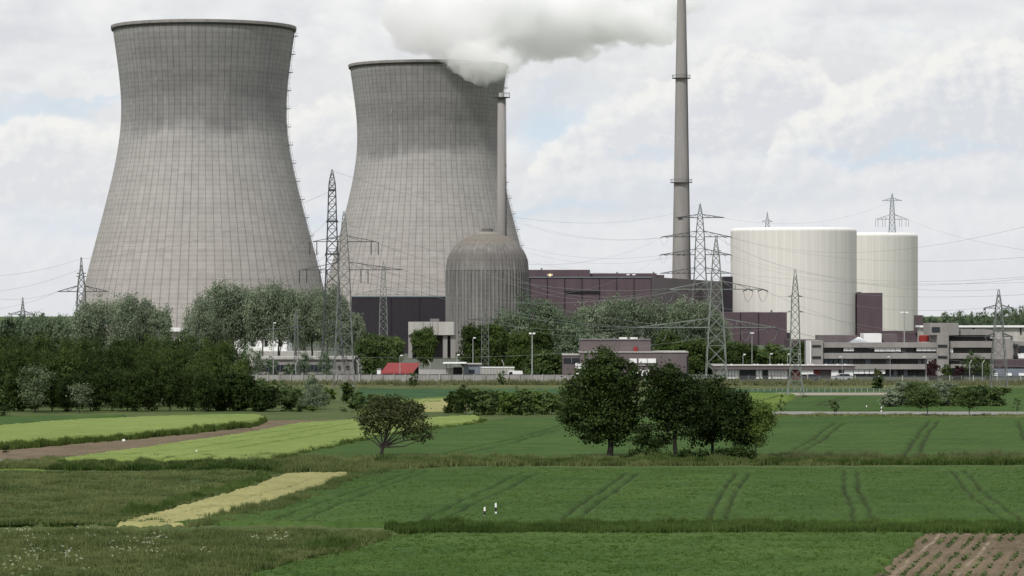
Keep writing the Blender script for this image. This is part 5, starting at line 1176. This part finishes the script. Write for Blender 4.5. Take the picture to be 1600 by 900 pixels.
# bushes right of the wood
for px, yt, w, d, kind, lm, n, lb in (
    (415, 590, 34, 480, 'full', 'leaf_mid', 3000, 'green bush at the right end of the dark wood'), (440, 593, 40, 500, 'full', 'leaf_mid', 3000, 'broad green bush just right of the wood'), (462, 596, 34, 492, 'full', 'leaf_mid', 2600, 'green bush left of the grey willow bush'),
    (452, 620, 30, 470, 'full', 'leaf_wood', 1600, 'low dark bush in front of the green bushes'), (470, 630, 22, 468, 'full', 'leaf_mid', 900, 'lowest bush left of the willow foot'),
    (491, 577, 42, 478, 'cone', 'leaf_grey', 5200, 'grey green pointed willow bush before the wall'), (489, 634, 22, 466, 'full', 'leaf_light', 700, 'light low bush at the willow foot'), (536, 636, 13, 466, 'full', 'leaf_mid', 500, 'tiny bush between the willow and the apple tree'),
    (543, 597, 28, 510, 'full', 'leaf_wood', 2600, 'dark round bush below the green grey pylon'), (560, 612, 34, 470, 'full', 'leaf_mid', 2600, 'mid green bush half behind the apple tree'), (586, 616, 40, 466, 'full', 'leaf_mid', 2600, 'bush behind the left side of the apple crown'),
    (612, 622, 36, 468, 'full', 'leaf_apple', 2200, 'bush behind the middle of the apple crown'), (640, 626, 26, 466, 'full', 'leaf_mid', 1500, 'bush peeping right of the apple crown'), (656, 632, 18, 466, 'full', 'leaf_light', 800, 'small light bush farthest right behind the apple tree'),
    (515, 606, 22, 520, 'full', 'leaf_light', 1200, 'light bush between the willow and the dark round bush'), (505, 612, 18, 500, 'full', 'leaf_mid', 900, 'small bush right behind the willow bush')):
    place('bush', lb, 'bush', px, yt, w, d, kind, lm, n, .24, 'bushes between the wood and the apple tree')
for i, (px, yt, w, lm) in enumerate(((712, 612, 30, 'leaf_wood'), (728, 606, 36, 'leaf_wood'), (750, 611, 38, 'leaf_mid'), (772, 608, 34, 'leaf_mid'), (795, 613, 36, 'leaf_light'), (818, 611, 36, 'leaf_mid'), (840, 613, 34, 'leaf_light'), (862, 612, 36, 'leaf_mid'), (884, 612, 34, 'leaf_mid'), (902, 614, 30, 'leaf_mid'))):
    place('hedge_bush', '%s bush from the left in the hedge left of the big round tree' % ordn(i), 'bush', px, yt-2, w*1.1, 454+rg.uniform(-4, 4), 'full', lm, 3400, .24, 'hedge in the middle')
for px, yt, w, d, lb in ((646, 581, 15, 603, 'left of two small field trees before the wall'), (785, 580, 16, 622, 'right of two small field trees before the wall')): place('small_tree', lb, 'tree', px, yt, w, d, 'full', 'leaf_mid', 1200, .25)
place('bush', 'round dark bush in the verge before the offices', 'bush', 1370.5, 588, 22, 602, 'full', 'leaf_wood', 1500, .28); place('bush', 'dark bush at the foot of the right pylon', 'bush', 1573, 605, 22, 560, 'full', 'leaf_wood', 1500, .25)
place('bush', 'small dark bush at the foot of the narrow field pylon', 'bush', 1258, 616, 12, 530, 'full', 'leaf_wood', 700, .2); place('bush', 'thin reddish bush above the middle hedge', 'bush', 731, 596, 10, 480, 'full', 'leaf_purple', 300, .16); place('bush', 'tiny dark bush above the right part of the middle hedge', 'bush', 807, 603, 9, 560, 'full', 'leaf_mid', 400, .2)
for i, (px, yt, w, lm, kd) in enumerate(((1392, 612, 26, 'leaf_grey', 'full'), (1408, 598, 42, 'leaf_grey', 'full'), (1432, 597, 42, 'leaf_mid', 'full'), (1455, 598, 44, 'leaf_grey', 'full'), (1478, 598, 40, 'leaf_grey', 'full'), (1500, 604, 38, 'leaf_mid', 'full'), (1522, 605, 38, 'leaf_mid', 'full'), (1545, 604, 40, 'leaf_mid', 'full'), (1420, 606, 36, 'leaf_wood', 'full'))):
    place('roadside_bush', '%s bush from the left in the big clump behind the main road' % ordn(i), 'bush', px, yt-2, w*1.2, 484+rg.uniform(-5, 5), kd, lm, 4200, .22, 'bush clump behind the main road')
for px, yt, w, lm, n, lb in ((1448, 603, 56, 'leaf_mid', 4500, 'broad round roadside tree, left of two before the bush clump'), (1515, 606, 50, 'leaf_mid', 4500, 'round roadside tree, right of two before the bush clump'),
    (1220, 619, 18, 'leaf_mid', 500, 'thin young roadside tree right of the field group'), (1304, 624, 22, 'leaf_mid', 450, 'thin young roadside tree standing alone in the middle right'), (1589, 622, 17, 'leaf_apple', 260, 'nearly bare young roadside tree at the right edge')):
    place('roadside_tree', lb, 'tree', px, yt, w, D(651), 'round', lm, n, .2)

# grey green poplars and willows of the plant
TT = [('at the left end of the far grey trees', 140, 474, 58, 760), ('second of the far left grey trees', 165, 462, 62, 765), ('highest of the far left grey trees', 193, 456, 66, 755), ('fourth of the far left grey trees', 222, 470, 56, 762), ('right end of the far left grey trees', 250, 474, 48, 758)]
for lb, px, yt, w, d in TT: place('grey_tree', 'silvery grey green willow, '+lb, 'tree', px, yt, w, d, 'full', 'leaf_grey', 14000, .44, 'willows before the left cooling tower')
for i, (px, yt, w, d) in enumerate(((310, 460, 60, 735), (330, 448, 72, 738), (356, 445, 72, 730), (384, 447, 70, 733), (410, 445, 70, 728), (436, 447, 68, 731), (462, 448, 70, 729), (488, 449, 68, 732), (512, 451, 62, 727), (534, 462, 54, 725), (553, 486, 34, 726))):
    place('poplar_tree', '%s tall grey green poplar from the left in the row between the cooling towers' % ordn(i), 'tree', px, yt, w, d, 'tall' if i > 1 else 'full', 'leaf_grey', 15000, .42, 'poplars between the cooling towers')
for i, (px, yt, w, d, kd, lm, lb) in enumerate((
    (799, 476, 52, 765, 'full', 'leaf_hazed', 'green tree right beside the dome foot'), (830, 459, 62, 770, 'full', 'leaf_hazed', 'tall green tree before the brown hall, nearest the dome'), (858, 474, 46, 768, 'full', 'leaf_hazed', 'green tree right of the tallest one near the dome'), (892, 482, 44, 775, 'full', 'leaf_hazed', 'lower tree between the two big tree masses'),
    (925, 474, 56, 780, 'full', 'leaf_grey', 'left willow of the big mass before the brown hall'), (955, 458, 64, 785, 'full', 'leaf_grey', 'second willow of the big mass before the brown hall'), (990, 453, 70, 782, 'full', 'leaf_grey', 'highest willow of the big mass before the brown hall'), (1022, 464, 60, 786, 'full', 'leaf_grey', 'fourth willow of the big mass before the brown hall'), (1052, 476, 48, 784, 'full', 'leaf_hazed', 'lower tree in the dip right of the highest willow'), (1078, 469, 50, 788, 'full', 'leaf_grey', 'willow left of the big tension pylon'), (1102, 468, 44, 786, 'full', 'leaf_grey', 'willow behind the big tension pylon'), (1124, 492, 34, 788, 'full', 'leaf_grey', 'lower willow right of the big tension pylon'),
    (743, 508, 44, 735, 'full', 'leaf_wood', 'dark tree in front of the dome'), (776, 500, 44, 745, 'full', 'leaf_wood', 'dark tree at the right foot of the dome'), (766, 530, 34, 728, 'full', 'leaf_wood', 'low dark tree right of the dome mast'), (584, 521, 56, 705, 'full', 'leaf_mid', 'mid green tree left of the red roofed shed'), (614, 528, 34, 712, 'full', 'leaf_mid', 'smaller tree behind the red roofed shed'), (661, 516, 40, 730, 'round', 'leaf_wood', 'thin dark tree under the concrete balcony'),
    (812, 520, 36, 722, 'full', 'leaf_wood', 'dark low tree left of the floodlight mast'), (845, 548, 34, 700, 'full', 'leaf_mid', 'small green tree by the floodlight mast'), (868, 552, 32, 702, 'full', 'leaf_mid', 'small light tree left of the brown service building'), (843, 510, 40, 740, 'full', 'leaf_wood', 'dark tree behind the floodlight mast'), (905, 505, 46, 745, 'full', 'leaf_hazed', 'tree behind the left of the service building'), (1040, 520, 50, 742, 'full', 'leaf_wood', 'dark tree right behind the service building'),
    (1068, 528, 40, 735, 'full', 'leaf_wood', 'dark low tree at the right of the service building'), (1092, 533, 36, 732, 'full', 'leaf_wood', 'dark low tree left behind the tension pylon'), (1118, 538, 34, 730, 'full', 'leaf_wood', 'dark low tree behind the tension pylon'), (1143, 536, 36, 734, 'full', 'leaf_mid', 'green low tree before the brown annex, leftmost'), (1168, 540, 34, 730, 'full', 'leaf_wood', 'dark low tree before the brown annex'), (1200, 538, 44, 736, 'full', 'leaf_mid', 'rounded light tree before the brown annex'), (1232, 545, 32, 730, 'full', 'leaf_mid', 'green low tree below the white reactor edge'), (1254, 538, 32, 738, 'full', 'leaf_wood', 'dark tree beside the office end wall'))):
    place('plant_tree', lb, 'tree', px, yt, w*(1.28 if lm in ('leaf_hazed', 'leaf_grey') else 1.12), d, kd, lm, 13000, .42, 'trees inside the plant grounds')
for px, yt, w, lb in ((392, 530, 40, 'broad grey green tree at the right shoulder of the wood'), (476, 549, 30, 'grey green tree before the middle of the depot'), (424, 558, 26, 'small grey green tree before the left end of the depot'), (452, 566, 22, 'low grey green bush before the depot windows'), (508, 548, 32, 'grey green tree before the right end of the depot')):
    place('depot_tree', lb, 'tree', px, yt, w, 676, 'full', 'leaf_hazed', 2500, .28, 'trees before the depot')
for px, yt, w, lm, lb in ((1457, 559, 26, 'leaf_purple', 'reddish brown tree before the office stair tower'), (1479, 569, 18, 'leaf_wood', 'small dark round tree before the office stair tower'), (1498, 567, 18, 'leaf_purple', 'dark purple leaved tree before the offices'), (1518, 546, 34, 'leaf_mid', 'green tree before the right office wing'), (1541, 560, 26, 'leaf_mid', 'smaller green tree left of the right pylon'), (1371, 577, 18, 'leaf_apple', 'sparse shrub before the middle office windows')):
    place('office_tree', lb, 'tree', px, yt, w, 668, 'full', lm, 2200, .26, 'trees before the offices')
for i in range(9):
    px = -6+i*17+rg.uniform(-4, 4); place('far_tree', '%s tree from the left in the hazy belt above the left wood' % ordn(i), 'tree', px, float(np.interp(px, [0, 50, 90, 140], [494, 487, 488, 494]))+rg.uniform(-2, 2), 30, 1080+rg.uniform(-20, 20), 'full', 'leaf_hazed', 6000, .7, 'far trees at the left')
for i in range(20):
    px = 1432+i*10+rg.uniform(-3, 3); place('far_tree', '%s tree from the left in the far belt at the right edge' % ordn(i), 'tree', px, float(np.interp(px, [1430, 1450, 1490, 1540, 1570, 1640], [500, 496, 488, 487, 478, 474]))+rg.uniform(-3, 3), 24, 1650+rg.uniform(-40, 40), 'full', 'leaf_hazed', 2500, .7, 'far trees at the right')
for pr in PROTO.values():
    assert pr[3]
for o in bpy.data.objects:
    if '_b' in o: del o['_b']
